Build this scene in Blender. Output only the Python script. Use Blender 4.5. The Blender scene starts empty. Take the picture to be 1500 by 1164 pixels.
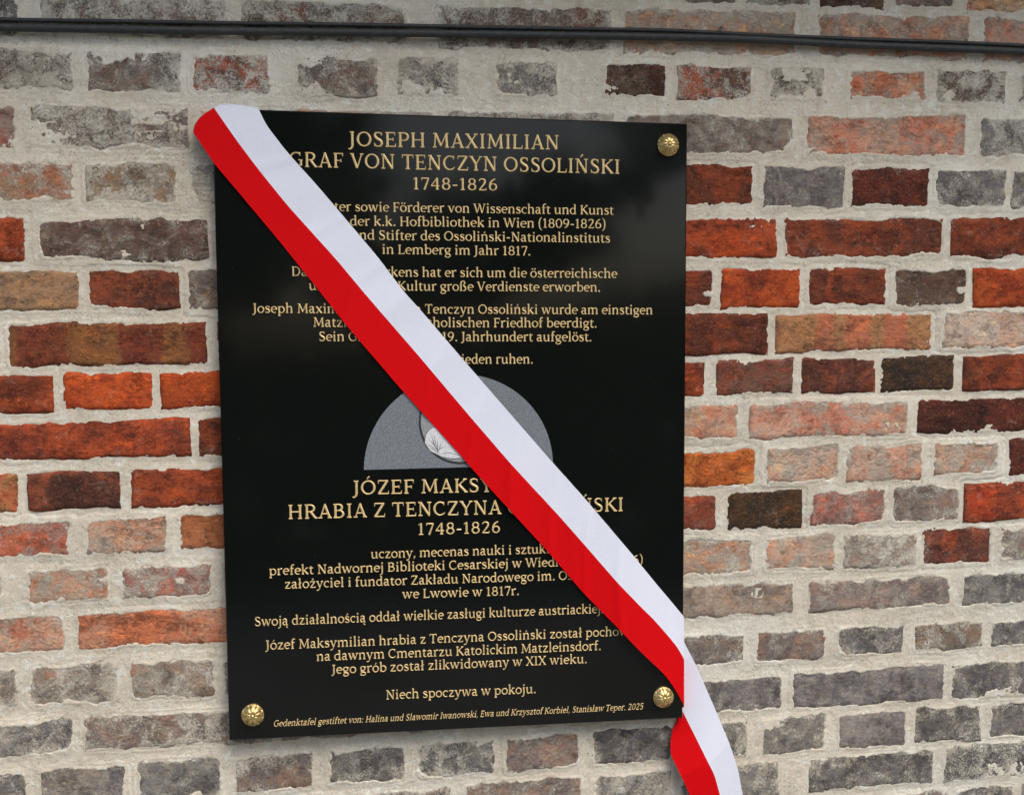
import bpy, math, random
import numpy as np
from mathutils import Vector, Matrix

random.seed(7)
scene = bpy.context.scene
col = scene.collection

# ---------------------------------------------------------------- camera
CAM_M = [[0.983005, 0.019703, -0.182517, 0.160581],
         [-0.183577, 0.102874, -0.977608, -2.348045],
         [-0.000486, 0.994499, 0.104742, -0.409713],
         [0.0, 0.0, 0.0, 1.0]]
cam_d = bpy.data.cameras.new('camera')
cam = bpy.data.objects.new('camera', cam_d)
col.objects.link(cam)
cam.matrix_world = Matrix(CAM_M)
cam_d.lens = 48.0
cam_d.sensor_width = 36.0
cam_d.shift_x = -0.060296
cam_d.shift_y = 0.104997
cam_d.clip_start = 0.05
cam_d.clip_end = 500.0
scene.camera = cam

# ---------------------------------------------------------------- sky and sun (bright overcast daylight)
SUN_EL, SUN_AZ = math.radians(56), math.radians(150)     # azimuth from +Y (into the wall) clockwise
world = bpy.data.worlds.new("World")
scene.world = world
world.use_nodes = True
wn = world.node_tree
for n in list(wn.nodes):
    wn.nodes.remove(n)
wo = wn.nodes.new('ShaderNodeOutputWorld')
bg = wn.nodes.new('ShaderNodeBackground')
sky = wn.nodes.new('ShaderNodeTexSky')
sky.sky_type = 'NISHITA'
sky.sun_disc = False
sky.sun_elevation = SUN_EL
sky.sun_rotation = SUN_AZ
sky.air_density = 1.0
sky.dust_density = 4.0
sky.ozone_density = 0.6
bg.inputs['Strength'].default_value = 0.11
wn.links.new(sky.outputs[0], bg.inputs['Color'])
wn.links.new(bg.outputs[0], wo.inputs['Surface'])
sun_d = bpy.data.lights.new('sun', 'SUN')
sun_d.energy = 1.2
sun_d.angle = math.radians(48)
sun_d.color = (1.0, 0.93, 0.82)
sun = bpy.data.objects.new('sun', sun_d)
col.objects.link(sun)
sd = Vector((math.sin(SUN_AZ) * math.cos(SUN_EL), math.cos(SUN_AZ) * math.cos(SUN_EL), math.sin(SUN_EL)))
sun.rotation_euler = sd.to_track_quat('Z', 'Y').to_euler()
sun.location = (2, -4, 5)
scene.view_settings.view_transform = 'Standard'
scene.view_settings.look = 'None'
scene.view_settings.gamma = 1.0
scene.view_settings.exposure = 0.86

# ---------------------------------------------------------------- survey helper: photo pixel -> point on a plane y = const
_R = np.array(CAM_M)[:3, :3]
_C = np.array(CAM_M)[:3, 3]
def at(u, v, y=0.0):
    d = _R @ np.array([(u - 840.4437) / 2000.0, -(v - 739.4954) / 2000.0, -1.0])
    k = (y - _C[1]) / d[1]
    p = _C + k * d
    return float(p[0]), float(p[2])

WALL = 0.030          # depth of the wall face behind the plaque's front
PW, PH = 0.80, 1.0536

# ---------------------------------------------------------------- small helpers
def srgb(c):
    c = np.array(c, float) / 255.0
    return np.where(c <= 0.04045, c / 12.92, ((c + 0.055) / 1.055) ** 2.4)

def link(name, me, mat=None, parent=None):
    o = bpy.data.objects.new(name, me)
    col.objects.link(o)
    if mat is not None:
        me.materials.append(mat)
    if parent is not None:
        o.parent = parent
    return o

def empty(name, loc, label, cat, group=None):
    o = bpy.data.objects.new(name, None)
    col.objects.link(o)
    o.location = loc
    o.empty_display_size = 0.05
    o['label'] = label
    o['category'] = cat
    if group:
        o['group'] = group
    return o

def mesh_np(name, v, f, smooth=True):
    """v (n,3); f (m,k) with constant k"""
    me = bpy.data.meshes.new(name)
    v = np.asarray(v, np.float32); f = np.asarray(f, np.int32)
    k = f.shape[1]
    me.vertices.add(len(v)); me.vertices.foreach_set('co', v.ravel())
    me.loops.add(f.size); me.loops.foreach_set('vertex_index', f.ravel())
    me.polygons.add(len(f))
    me.polygons.foreach_set('loop_start', np.arange(0, f.size, k, dtype=np.int32))
    me.polygons.foreach_set('loop_total', np.full(len(f), k, np.int32))
    me.polygons.foreach_set('use_smooth', np.full(len(f), smooth, bool))
    me.update(calc_edges=True)
    return me

def grid_faces(nx, nz):
    i = np.arange(nx - 1)[None, :]; j = np.arange(nz - 1)[:, None]
    a = (j * nx + i)
    return np.stack([a, a + 1, a + nx + 1, a + nx], -1).reshape(-1, 4)

# smooth value noise
_rng = np.random.RandomState(11)
_T = _rng.rand(512, 512)
def vnoise(x, z, s, seed=0):
    X = x * s + seed * 17.13 + 200; Z = z * s + seed * 9.71 + 200
    xi = np.floor(X).astype(int); zi = np.floor(Z).astype(int)
    fx = X - xi; fz = Z - zi
    fx = fx * fx * (3 - 2 * fx); fz = fz * fz * (3 - 2 * fz)
    g = lambda a, b: _T[a % 512, b % 512]
    return ((g(xi, zi) * (1 - fx) + g(xi + 1, zi) * fx) * (1 - fz)
            + (g(xi, zi + 1) * (1 - fx) + g(xi + 1, zi + 1) * fx) * fz) * 2 - 1
def fbm(x, z, s, octaves=4, seed=0, gain=0.5):
    r = 0; a = 1.0; t = 0
    for k in range(octaves):
        r = r + a * vnoise(x, z, s * 2.03 ** k, seed + k * 3.3)
        t += a; a *= gain
    return r / t

# ---------------------------------------------------------------- node helpers
class NT:
    def __init__(self, name):
        self.m = bpy.data.materials.new(name)
        self.m.use_nodes = True
        self.t = self.m.node_tree
        self.b = self.t.nodes['Principled BSDF']
    def n(self, typ, **kw):
        nd = self.t.nodes.new(typ)
        for k, v in kw.items():
            if k in nd.inputs:
                self.put(nd.inputs[k], v)
            else:
                setattr(nd, k, v)
        return nd
    def put(self, sock, v):
        if isinstance(v, bpy.types.NodeSocket):
            self.t.links.new(v, sock)
        else:
            sock.default_value = v
    def pos(self, scale=(1, 1, 1)):
        g = self.n('ShaderNodeNewGeometry')
        mp = self.n('ShaderNodeMapping')
        self.put(mp.inputs['Vector'], g.outputs['Position'])
        mp.inputs['Scale'].default_value = scale
        return mp.outputs[0]
    def noise(self, vec, scale, detail=5, rough=0.55, dist=0.0):
        nd = self.n('ShaderNodeTexNoise')
        self.put(nd.inputs['Vector'], vec)
        nd.inputs['Scale'].default_value = scale
        nd.inputs['Detail'].default_value = detail
        nd.inputs['Roughness'].default_value = rough
        nd.inputs['Distortion'].default_value = dist
        return nd.outputs['Fac']
    def math(self, op, a, b=0.0, c=0.0, clamp=False):
        nd = self.n('ShaderNodeMath', operation=op)
        nd.use_clamp = clamp
        self.put(nd.inputs[0], a); self.put(nd.inputs[1], b); self.put(nd.inputs[2], c)
        return nd.outputs[0]
    def step(self, v, lo, hi, a=0.0, b=1.0):
        nd = self.n('ShaderNodeMapRange', interpolation_type='SMOOTHSTEP')
        self.put(nd.inputs['Value'], v)
        self.put(nd.inputs['From Min'], lo); self.put(nd.inputs['From Max'], hi)
        self.put(nd.inputs['To Min'], a); self.put(nd.inputs['To Max'], b)
        return nd.outputs[0]
    def mix(self, f, a, b, mode='MIX'):
        nd = self.n('ShaderNodeMix', data_type='RGBA', blend_type=mode)
        self.put(nd.inputs[0], f)
        for s, v in ((nd.inputs[6], a), (nd.inputs[7], b)):
            if isinstance(v, (tuple, list)):
                v = tuple(v) + ((1.0,) if len(v) == 3 else ())
            self.put(s, v)
        return nd.outputs[2]
    def bump(self, h, strength, dist, normal=None):
        nd = self.n('ShaderNodeBump')
        nd.inputs['Strength'].default_value = strength
        nd.inputs['Distance'].default_value = dist
        self.put(nd.inputs['Height'], h)
        if normal is not None:
            self.put(nd.inputs['Normal'], normal)
        return nd.outputs[0]
    def attr(self, name, what='Color'):
        nd = self.n('ShaderNodeAttribute', attribute_name=name)
        return nd.outputs[what]
    def fin(self, color=None, rough=None, normal=None, metallic=None, spec=None):
        for k, v in (('Base Color', color), ('Roughness', rough), ('Normal', normal), ('Metallic', metallic), ('Specular IOR Level', spec)):
            if v is not None:
                if isinstance(v, (tuple, list)) and len(v) == 3:
                    v = tuple(v) + (1.0,)
                self.put(self.b.inputs[k], v)
        return self.m

def lin(r, g, b, k=1.0):
    return tuple(float(x) * k for x in srgb((r, g, b)))

# mortar colour shared by the joints and by the smears left on the bricks
def mortar_color(t):
    p = t.pos()
    n1 = t.noise(p, 7, 5, 0.6)
    n2 = t.noise(p, 55, 6, 0.65, 0.4)
    n3 = t.noise(p, 420, 4, 0.7)
    n0 = t.noise(p, 1.6, 3, 0.5)
    c = t.mix(t.step(n1, 0.35, 0.66), t.mix(t.step(n0, .4, .6), lin(220, 218, 205), lin(222, 214, 196)), lin(209, 201, 183))
    c = t.mix(t.step(n2, 0.5, 0.72), c, lin(227, 229, 219))
    c = t.mix(t.step(n2, 0.46, 0.28, 0, 0.42), c, lin(164, 160, 143))
    c = t.mix(t.step(n3, 0.60, 0.78, 0, 0.55), c, lin(240, 238, 230))
    c = t.mix(t.step(n3, 0.40, 0.26, 0, 0.6), c, lin(112, 102, 90))
    st = t.noise(t.pos((14, 14, 90)), 1.0, 5, 0.7, 0.6)
    c = t.mix(t.step(st, 0.62, 0.74, 0, 0.35), c, lin(136, 130, 118))
    g8 = t.noise(p, 820, 2, 0.6)
    c = t.mix(t.step(g8, 0.30, 0.48, 0.32, 0.0), c, lin(118, 110, 98))
    c = t.mix(t.step(g8, 0.56, 0.72, 0, 0.5), c, lin(240, 238, 230))
    pk = t.noise(p, 38, 3, 0.6)
    c = t.mix(t.step(pk, 0.62, 0.8, 0, 0.22), c, lin(215, 172, 148))
    return c, n2, n3

def make_mortar_mat():
    t = NT('mortar')
    c, n2, n3 = mortar_color(t)
    p = t.pos()
    vo = t.n('ShaderNodeTexVoronoi')
    t.put(vo.inputs['Vector'], p); vo.inputs['Scale'].default_value = 260
    msk = t.noise(p, 22, 3, 0.6)
    pit = t.math('MULTIPLY', t.step(vo.outputs['Distance'], 0.24, 0.10), t.step(msk, 0.49, 0.62))
    crk = t.noise(t.pos((16, 16, 60)), 1.0, 8, 0.74, 0.2)
    hair = t.math('MULTIPLY', t.step(t.math('ABSOLUTE', t.math('SUBTRACT', crk, 0.5)), 0.007, 0.0015), t.step(t.noise(p, 9, 3, 0.5), 0.52, 0.6))
    c = t.mix(t.math('MULTIPLY', hair, 0.7), c, lin(92, 82, 70))
    c = t.mix(pit, c, lin(62, 56, 50))
    n4 = t.noise(p, 900, 3, 0.8)
    h = t.math('ADD', t.math('MULTIPLY', n3, 1.3), t.math('MULTIPLY', n2, 1.0))
    h = t.math('ADD', h, t.math('MULTIPLY', n4, 0.6))
    h = t.math('SUBTRACT', h, t.math('MULTIPLY', pit, 0.9))
    nr = t.bump(h, 0.75, 0.0024)
    return t.fin(c, 0.93, nr, spec=0.25)

def make_brick_mat():
    t = NT('brick_face')
    p = t.pos()
    A = t.attr('tint_a'); B = t.attr('tint_b'); S = t.attr('smear', 'Fac'); V = t.attr('veil', 'Fac')
    n1 = t.noise(p, 16, 6, 0.62, 0.6)
    n2 = t.noise(t.pos((1, 1, 1.7)), 48, 9, 0.74, 0.25)
    n3 = t.noise(p, 300, 5, 0.75, 0.2)
    m = t.math('ADD', t.math('MULTIPLY', n1, 0.62), t.math('MULTIPLY', n2, 0.38))
    c = t.mix(t.step(m, 0.44, 0.56), A, B)
    # hairline folds, burnt patches and pale grains of the clay
    dk = t.mix(1.0, c, (0.42, 0.40, 0.42), 'MULTIPLY')
    c = t.mix(t.step(n2, 0.47, 0.33, 0, 0.85), c, dk)
    lt = t.mix(0.45, c, lin(215, 170, 130))
    c = t.mix(t.step(n3, 0.54, 0.70, 0, 0.75), c, lt)
    c = t.mix(t.step(n3, 0.42, 0.26, 0, 0.8), c, t.mix(1.0, c, (0.35, 0.33, 0.35), 'MULTIPLY'))
    vo = t.n('ShaderNodeTexVoronoi'); t.put(vo.inputs['Vector'], p); vo.inputs['Scale'].default_value = 230
    pore = t.math('MULTIPLY', t.step(vo.outputs['Distance'], 0.24, 0.10), t.step(n1, 0.47, 0.60))
    c = t.mix(t.math('MULTIPLY', pore, 0.75), c, t.mix(1.0, c, (0.22, 0.2, 0.2), 'MULTIPLY'))
    # folds: stretched ridges
    rid = t.noise(t.pos((18, 18, 64)), 1.0, 8, 0.72, 0.35)
    line = t.math('ABSOLUTE', t.math('SUBTRACT', rid, 0.5))
    ln_ = t.step(line, 0.012, 0.0)
    fold = t.math('MULTIPLY', ln_, t.step(n1, 0.50, 0.62))
    c = t.mix(t.math('MULTIPLY', fold, 0.6), c, t.mix(1.0, c, (0.3, 0.28, 0.3), 'MULTIPLY'))
    sn = t.noise(t.pos((1, 1, 1.4)), 26, 8, 0.72, 0.2)
    c = t.mix(t.step(sn, 0.54, 0.62, 0, 0.62), c, t.mix(1.0, c, (0.38, 0.38, 0.42), 'MULTIPLY'))
    hot = t.noise(t.pos((1, 1, 1.8)), 31, 8, 0.7, 0.2)
    c = t.mix(t.step(hot, 0.53, 0.62, 0, 0.75), c, t.mix(1.0, c, (1.55, 1.40, 1.05), 'MULTIPLY'))
    du = t.noise(p, 33, 8, 0.75, 0.1)
    c = t.mix(t.step(du, 0.56, 0.70, 0, 0.26), c, lin(222, 200, 176))
    gr = t.noise(p, 780, 2, 0.6)
    c = t.mix(t.step(gr, 0.36, 0.60, 0.45, 0.0), c, t.mix(1.0, c, (0.45, 0.43, 0.43), 'MULTIPLY'))
    c = t.mix(t.step(gr, 0.58, 0.74, 0, 0.4), c, lt)
    ck = t.noise(t.pos((40, 40, 75)), 1.0, 9, 0.78, 0.1)
    crack = t.math('MULTIPLY', t.step(t.math('ABSOLUTE', t.math('SUBTRACT', ck, 0.5)), 0.010, 0.002), t.step(sn, 0.44, 0.58))
    c = t.mix(t.math('MULTIPLY', crack, 0.8), c, (0.02, 0.014, 0.012))
    # lime and mortar smears: fine threads inside broad clouds
    mc, a2, a3 = mortar_color(t)
    w1 = t.noise(p, 34, 4, 0.6, 0.8)
    w2 = t.noise(p, 300, 6, 0.8, 0.7)
    w3 = t.noise(t.pos((1.0, 1, 1.3)), 560, 3, 0.7, 0.8)
    w = t.math('ADD', t.math('MULTIPLY', w1, 0.7), t.math('ADD', t.math('MULTIPLY', w2, 1.15), t.math('MULTIPLY', w3, 0.45)))
    th = t.math('SUBTRACT', 1.50, t.math('MULTIPLY', S, 0.60))
    k = t.step(w, t.math('SUBTRACT', th, 0.045), t.math('ADD', th, 0.045))
    veil = t.math('MULTIPLY', V, t.step(w1, 0.36, 0.62, 0.35, 1.0))
    c = t.mix(veil, c, lin(232, 216, 200))
    sc = t.noise(t.pos((60, 60, 130)), 1.0, 7, 0.75, 1.0)
    scr = t.math('MULTIPLY', t.step(t.math('ABSOLUTE', t.math('SUBTRACT', sc, 0.5)), 0.014, 0.003), t.step(w1, 0.48, 0.60))
    scr = t.math('MULTIPLY', scr, t.step(S, 0.15, 0.35))
    c = t.mix(t.math('MULTIPLY', scr, 0.8), c, lin(225, 222, 214))
    c = t.mix(t.math('MULTIPLY', k, 0.93), c, mc)
    h = t.math('ADD', t.math('MULTIPLY', n2, 0.8), t.math('MULTIPLY', n3, 1.1))
    h = t.math('ADD', h, t.math('MULTIPLY', k, 0.4))
    cl = t.noise(t.pos((26, 26, 58)), 1.0, 5, 0.6, 0.9)
    h = t.math('ADD', h, t.math('MULTIPLY', t.math('ABSOLUTE', t.math('SUBTRACT', cl, 0.5)), 1.6))
    h = t.math('SUBTRACT', h, t.math('MULTIPLY', fold, 0.3))
    h = t.math('ADD', h, t.math('MULTIPLY', gr, 0.5))
    h = t.math('SUBTRACT', h, t.math('MULTIPLY', crack, 0.9))
    nr = t.bump(h, 1.0, 0.0034)
    return t.fin(c, 0.88, nr, spec=0.3)

M_MORTAR = make_mortar_mat()
M_BRICK = make_brick_mat()

# ---------------------------------------------------------------- the brick wall
# every course: top and bottom at two stations (photo x 150 and 1200), then its bricks
PAL = {
 'R': ((190, 86, 46), (138, 64, 42)), 'O': ((206, 92, 40), (170, 68, 34)), 'D': ((116, 60, 44), (160, 74, 44)),
 'd': ((84, 42, 34), (112, 52, 38)),
 'P': ((224, 156, 120), (216, 186, 160)), 'Q': ((226, 130, 90), (224, 172, 140)), 'Y': ((236, 208, 184), (228, 182, 150)),
 'S': ((160, 118, 84), (128, 108, 84)), 'G': ((130, 131, 132), (92, 93, 96)), 'g': ((108, 109, 112), (74, 75, 79)),
 'M': ((158, 132, 118), (112, 104, 104)), 'm': ((140, 114, 102), (104, 95, 92)), 'N': ((168, 140, 120), (130, 116, 110)),
 'K': ((60, 50, 40), (88, 64, 42)), 'k': ((104, 86, 72), (86, 56, 48)), 'B': ((148, 98, 58), (126, 58, 42)),
 'X': ((206, 86, 44), (84, 66, 56)), 'W': ((200, 112, 78), (184, 134, 88)), 'T': ((176, 134, 96), (150, 122, 90)),
 'L': ((222, 132, 62), (204, 104, 48)), 'Z': ((158, 82, 54), (104, 62, 52)), 'V': ((150, 108, 100), (176, 66, 46)),
 'U': ((124, 84, 68), (150, 70, 48)), 'F': ((208, 122, 84), (206, 150, 118)), 'H': ((188, 118, 78), (176, 110, 72)),
 'C': ((142, 112, 90), (108, 102, 102)), 'J': ((150, 146, 136), (112, 114, 120)),
}
ROWS = [
 ((-8, 57, 18, 85), [(-190, 28, 'G', .5, 0), (60, 332, 'm', .62, 0), (352, 600, 'm', .6, 0), (642, 898, 'm', .55, 0), (912, 1168, 'P', 0.46, 0.14), (1195, 1420, 'Q', 0.46, 0.28), (1440, 1680, 'Q', 0.36, 0.28)]),
 ((74, 136, 98, 149), [(-150, 108, 'm', .6, .1), (124, 265, 'm', .5, .1), (278, 395, 'X', .55, .05), (432, 553, 'm', .5, 0), (580, 673, 'G', .6, 0), (720, 815, 'G', .55, .1), (882, 977, 'k', .25, 0), (992, 1103, 'X', .48, 0), (1122, 1210, 'K', .68, 0), (1243, 1358, 'Q', 0.36, 0.10), (1370, 1475, 'k', .6, .1), (1492, 1620, 'm', .5, .1)]),
 ((155, 220, 168, 228), [(-110, 25, 'V', 0.36, 0.14), (40, 280, 'm', .55, .15), (292, 420, 'P', 0.46, 0.21), (432, 638, 'P', 0.46, 0.28), (650, 900, 'm', .6, .15), (913, 1163, 'm', .4, .15), (1180, 1415, 'Q', 0.36, 0.17), (1432, 1640, 'G', .5, .1)]),
 ((236, 300, 244, 303), [(-80, 108, 'W', .45, .1), (125, 265, 'T', .6, .1), (278, 400, 'M', .8, .2), (1000, 1103, 'D', .12, 0), (1116, 1237, 'g', .3, .1), (1247, 1361, 'd', .14, 0), (1371, 1473, 'g', .42, .1), (1481, 1640, 'g', .45, .1)]),
 ((320, 380, 319, 378), [(-110, 38, 'R', .12, 0), (55, 305, 'k', .3, 0), (885, 1138, 'R', .14, 0), (1148, 1382, 'D', .2, 0), (1392, 1660, 'D', .14, 0)]),
 ((396, 455, 393, 450), [(-60, 115, 'T', .12, .1), (128, 264, 'Z', .05, 0), (276, 420, 'C', .35, 0), (920, 1046, 'D', .1, 0), (1056, 1172, 'O', .04, 0), (1184, 1297, 'D', .1, 0), (1309, 1416, 'k', .25, 0), (1425, 1570, 'O', .02, 0)]),
 ((471, 534, 459, 515), [(-150, -4, 'R', .1, 0), (12, 303, 'B', .05, 0), (318, 560, 'D', .1, 0), (880, 1125, 'D', .08, 0), (1136, 1365, 'W', .05, .05), (1380, 1640, 'Y', 0.25, 0.21)]),
 ((546, 601, 525, 577), [(-60, 78, 'R', .06, 0), (93, 223, 'O', 0, 0), (235, 380, 'O', .02, 0), (905, 1032, 'R', .1, 0), (1049, 1162, 'U', .12, .05), (1173, 1282, 'Z', .05, 0), (1290, 1397, 'K', .08, 0), (1410, 1640, 'D', .06, 0)]),
 ((617, 672, 590, 640), [(-20, 279, 'R', .03, 0), (290, 420, 'D', .06, 0), (870, 1080, 'Q', 0.36, 0.17), (1097, 1332, 'Q', 0.36, 0.20), (1344, 1620, 'd', .08, 0)]),
 ((690, 744, 653, 706), [(-110, 27, 'W', .1, 0), (40, 176, 'Z', .06, 0), (192, 440, 'R', .05, 0), (880, 1108, 'L', .12, 0), (1122, 1230, 'P', 0.36, 0.21), (1240, 1352, 'P', 0.36, 0.14), (1368, 1465, 'P', 0.46, 0.21), (1478, 1620, 'd', .1, 0)]),
 ((760, 812, 718, 772), [(-110, 103, 'O', .3, .1), (125, 244, 'P', 0.30, 0.07), (264, 400, 'H', .15, 0), (905, 1050, 'R', .2, .05), (1065, 1175, 'K', .04, 0), (1187, 1296, 'V', 0.35, 0.07), (1305, 1405, 'm', .4, .1), (1412, 1660, 'R', .08, 0)]),
 ((830, 880, 783, 835), [(-80, 5, 'P', 0.36, 0.21), (38, 162, 'Q', 0.46, 0.21), (180, 312, 'V', .42, .25), (326, 470, 'P', 0.36, 0.14), (880, 1103, 'P', 0.46, 0.17), (1120, 1222, 'P', 0.46, 0.17), (1235, 1345, 'N', .62, .3), (1350, 1452, 'Z', .2, 0), (1463, 1660, 'M', .55, .2)]),
 ((897, 951, 850, 898), [(-130, 95, 'Q', 0.36, 0.21), (112, 440, 'F', 0.16, 0.07), (870, 1163, 'N', .3, .2), (1183, 1394, 'M', .4, .05), (1407, 1660, 'G', .4, 0)]),
 ((970, 1030, 920, 965), [(-100, 27, 'm', .6, .2), (41, 176, 'N', .6, .1), (190, 315, 'N', .5, .1), (880, 1092, 'C', .4, .05), (1107, 1210, 'C', .35, .05), (1225, 1323, 'g', .4, 0), (1340, 1440, 'C', .45, 0), (1450, 1600, 'g', .4, 0)]),
 ((1048, 1100, 984, 1036), [(-130, 108, 'G', .5, .05), (121, 400, 'M', .5, 0), (880, 1147, 'G', .35, 0), (1160, 1383, 'G', .28, 0), (1393, 1660, 'g', .4, 0)]),
 ((1120, 1175, 1046, 1100), [(-90, 42, 'G', .45, .1), (57, 185, 'J', .35, .05), (200, 325, 'G', .4, 0), (343, 460, 'C', .45, 0), (480, 595, 'g', .45, 0), (608, 725, 'G', .5, 0), (740, 850, 'M', .38, 0), (868, 985, 'g', .4, 0), (1000, 1096, 'G', .5, 0), (1115, 1210, 'G', .4, .1), (1226, 1328, 'G', .35, .05), (1338, 1437, 'g', .42, 0), (1448, 1600, 'G', .4, 0)]),
 ((1190, 1245, 1108, 1160), [(-80, 160, 'G', .4, 0), (175, 420, 'G', .4, 0), (435, 660, 'm', .5, 0), (680, 855, 'M', .42, 0), (870, 985, 'G', .6, .1), (998, 1142, 'G', .5, .05), (1185, 1368, 'g', .42, 0), (1383, 1640, 'g', .5, 0)]),
]
X0, X1, Z0, Z1 = -0.62, 1.78, -1.50, 0.60

courses = []
for (yl, yb, yr, yd), bricks in ROWS:
    tl, tr = at(150, yl, WALL), at(1200, yr, WALL)
    bl, br = at(150, yb, WALL), at(1200, yd, WALL)
    top = (tl, (tr[1] - tl[1]) / (tr[0] - tl[0])); bot = (bl, (br[1] - bl[1]) / (br[0] - bl[0]))
    ym = (yl + yb) / 2; yn = (yr + yd) / 2
    lst = []
    for (a, b, k, s, v) in bricks:
        xa = at(a, ym + (yn - ym) * (a - 150) / 1050, WALL)[0]
        xb = at(b, ym + (yn - ym) * (b - 150) / 1050, WALL)[0]
        lst.append([xa, xb, k, s, v])
    courses.append([top, bot, lst])
# courses above and below the ones in view
pt, pb = courses[0][0], courses[0][1]
for k in range(1, 4):
    dz = 0.088 * k
    courses.insert(0, [((pt[0][0], pt[0][1] + dz), pt[1]), ((pb[0][0], pb[0][1] + dz), pb[1]), []])
pt, pb = courses[-1][0], courses[-1][1]
for k in range(1, 4):
    dz = 0.083 * k
    courses.append([((pt[0][0], pt[0][1] - dz), pt[1]), ((pb[0][0], pb[0][1] - dz), pb[1]), []])

# fill what the photo does not show (behind the plaque, beyond the frame) with bricks of the same bond
fill_hi, fill_mid, fill_lo = 'mGkmP', 'RDOkU', 'GgMCG'
for ci, (top, bot, lst) in enumerate(courses):
    names = fill_hi if ci < 6 else fill_mid if ci < 14 else fill_lo
    lst.sort()
    out = []
    edges = [[X0 - 0.15 * random.random(), None]] + lst + [[X1 + 0.2, None]]
    cur = X0 - 0.05 - 0.1 * random.random()
    for b in lst + [[X1 + 0.12, X1 + 0.12, None, 0, 0]]:
        gap = b[0] - cur
        want_head = (ci % 2 == 0)
        while gap > 0.095:
            L = 0.135 if want_head else 0.262
            L = min(L, gap - 0.014) if gap - L < 0.09 else L
            L = min(L, 0.29)
            out.append([cur + 0.014, cur + L, random.choice(names), 0.2 + 0.3 * random.random() if names != fill_mid else 0.1, 0.05])
            cur += L + 0.002; gap = b[0] - cur
        if b[2] is not None:
            out.append(b); cur = b[1]
    courses[ci][2] = [b for b in out if b[1] > X0 + 0.02 and b[0] < X1 - 0.02]

def row_z(line, x):
    return line[0][1] + line[1] * (x - line[0][0])

def face_relief(x, z, bid):
    """height of a brick's face in metres, before its edges fall away"""
    return (0.0014 * fbm(x, z, 22, 3, bid) + 0.0009 * fbm(x, z * 1.8, 80, 3, bid + 5) + 0.0004 * fbm(x, z, 240, 2, bid + 9))

# chips and missing corners that can be recognised: (course px x, px y, radius m)
CHIPS = [(165, 78, .022), (205, 82, .018), (225, 175, .028), (262, 180, .02), (60, 205, .03), (85, 212, .02),
         (225, 323, .02), (160, 322, .012), (185, 372, .008), (300, 528, .014), (285, 536, .01), (1105, 328, .017), (1090, 322, .012),
         (1075, 375, .014), (1040, 470, .007), (1068, 545, .018), (1085, 535, .012), (1010, 505, .01), (1300, 625, .012), (1420, 635, .016), (1445, 638, .02), (1390, 634, .011),
         (1360, 502, .01), (1344, 515, .012), (1452, 1015, .01), (1480, 1010, .014), (1420, 1148, .012), (1455, 1128, .02), (1480, 1125, .018), (1115, 1050, .02), (1128, 1058, .018),
         (1200, 1150, .014), (1190, 1120, .02), (1060, 165, .01), (1165, 220, .02), (1180, 222, .012), (1260, 148, .015), (1330, 152, .022), (1400, 150, .022),
         (880, 135, .02), (905, 145, .015), (760, 115, .014), (600, 140, .022), (640, 135, .012), (460, 145, .026), (440, 148, .02), (1165, 110, .015), (1185, 140, .012),
         (1160, 745, .005), (1408, 425, .009), (1035, 430, .007), (718, 1110, .012), (705, 1090, .01), (100, 315, .006), (1108, 868, .01), (1200, 862, .014), (1010, 922, .02),
         (450, 90, .012), (475, 88, .01), (265, 850, .008), (165, 850, .012), (20, 848, .016)]
CH = [(at(u, v, WALL), r) for u, v, r in CHIPS]

# patches of another firing colour that single bricks show: pixel centre, radius in metres, colour
ORG, DRK, SOOT, PCH = (214, 96, 42), (84, 58, 46), (62, 56, 54), (228, 148, 108)
PATCH = [(1015, 122, .024, ORG), (1075, 122, .032, DRK), (1112, 408, .030, (112, 52, 36)), (1150, 745, .008, (196, 112, 60)), (1108, 945, .007, ORG),
         (900, 1126, .012, ORG), (935, 1118, .012, (190, 120, 86)), (238, 862, .028, ORG), (150, 855, .018, ORG), (25, 925, .018, (190, 100, 66)),
         (60, 262, .040, (196, 112, 64)), (200, 262, .026, SOOT), (300, 92, .016, ORG), (345, 115, .020, SOOT), (385, 100, .016, PCH), (205, 925, .050, (222, 124, 76)),
         (1232, 615, .028, (220, 106, 70)), (1322, 610, .014, (184, 122, 62)), (100, 716, .030, (72, 46, 40)), (1060, 368, .040, (208, 84, 34)), (1010, 375, .022, (206, 84, 38)),
         (110, 325, .030, (92, 46, 42)), (280, 328, .030, (92, 46, 42)), (1300, 350, .03, (84, 46, 36)), (1215, 440, .02, (120, 50, 34)), (1060, 660, .03, (222, 120, 56)),
         (1440, 740, .03, (196, 70, 36)), (1290, 520, .0, ORG), (1250, 120, .02, ORG), (1300, 130, .03, (216, 108, 66)), (1245, 195, .035, (214, 108, 72)), (1350, 200, .03, (218, 116, 80)),
         (1150, 140, .014, (150, 96, 72)), (660, 105, .016, (84, 88, 96)), (585, 105, .010, ORG), (60, 1130, .0, ORG), (190, 985, .016, (190, 124, 86)), (80, 985, .016, (196, 116, 80)),
         (420, 20, .03, (150, 80, 56)), (560, 22, .03, (150, 84, 66)), (860, 25, .03, (160, 84, 62)), (810, 1095, .02, (170, 120, 90)), (1260, 745, .02, ORG), (1205, 735, .012, ORG),
         (1390, 795, .02, (186, 84, 48)), (1205, 600, .0, ORG), (320, 1085, .02, (176, 110, 80)), (230, 1075, .02, (150, 120, 100))]
PT = [(at(u, v, WALL), rr_, srgb(cc)) for u, v, rr_, cc in PATCH if rr_ > 0]
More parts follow.
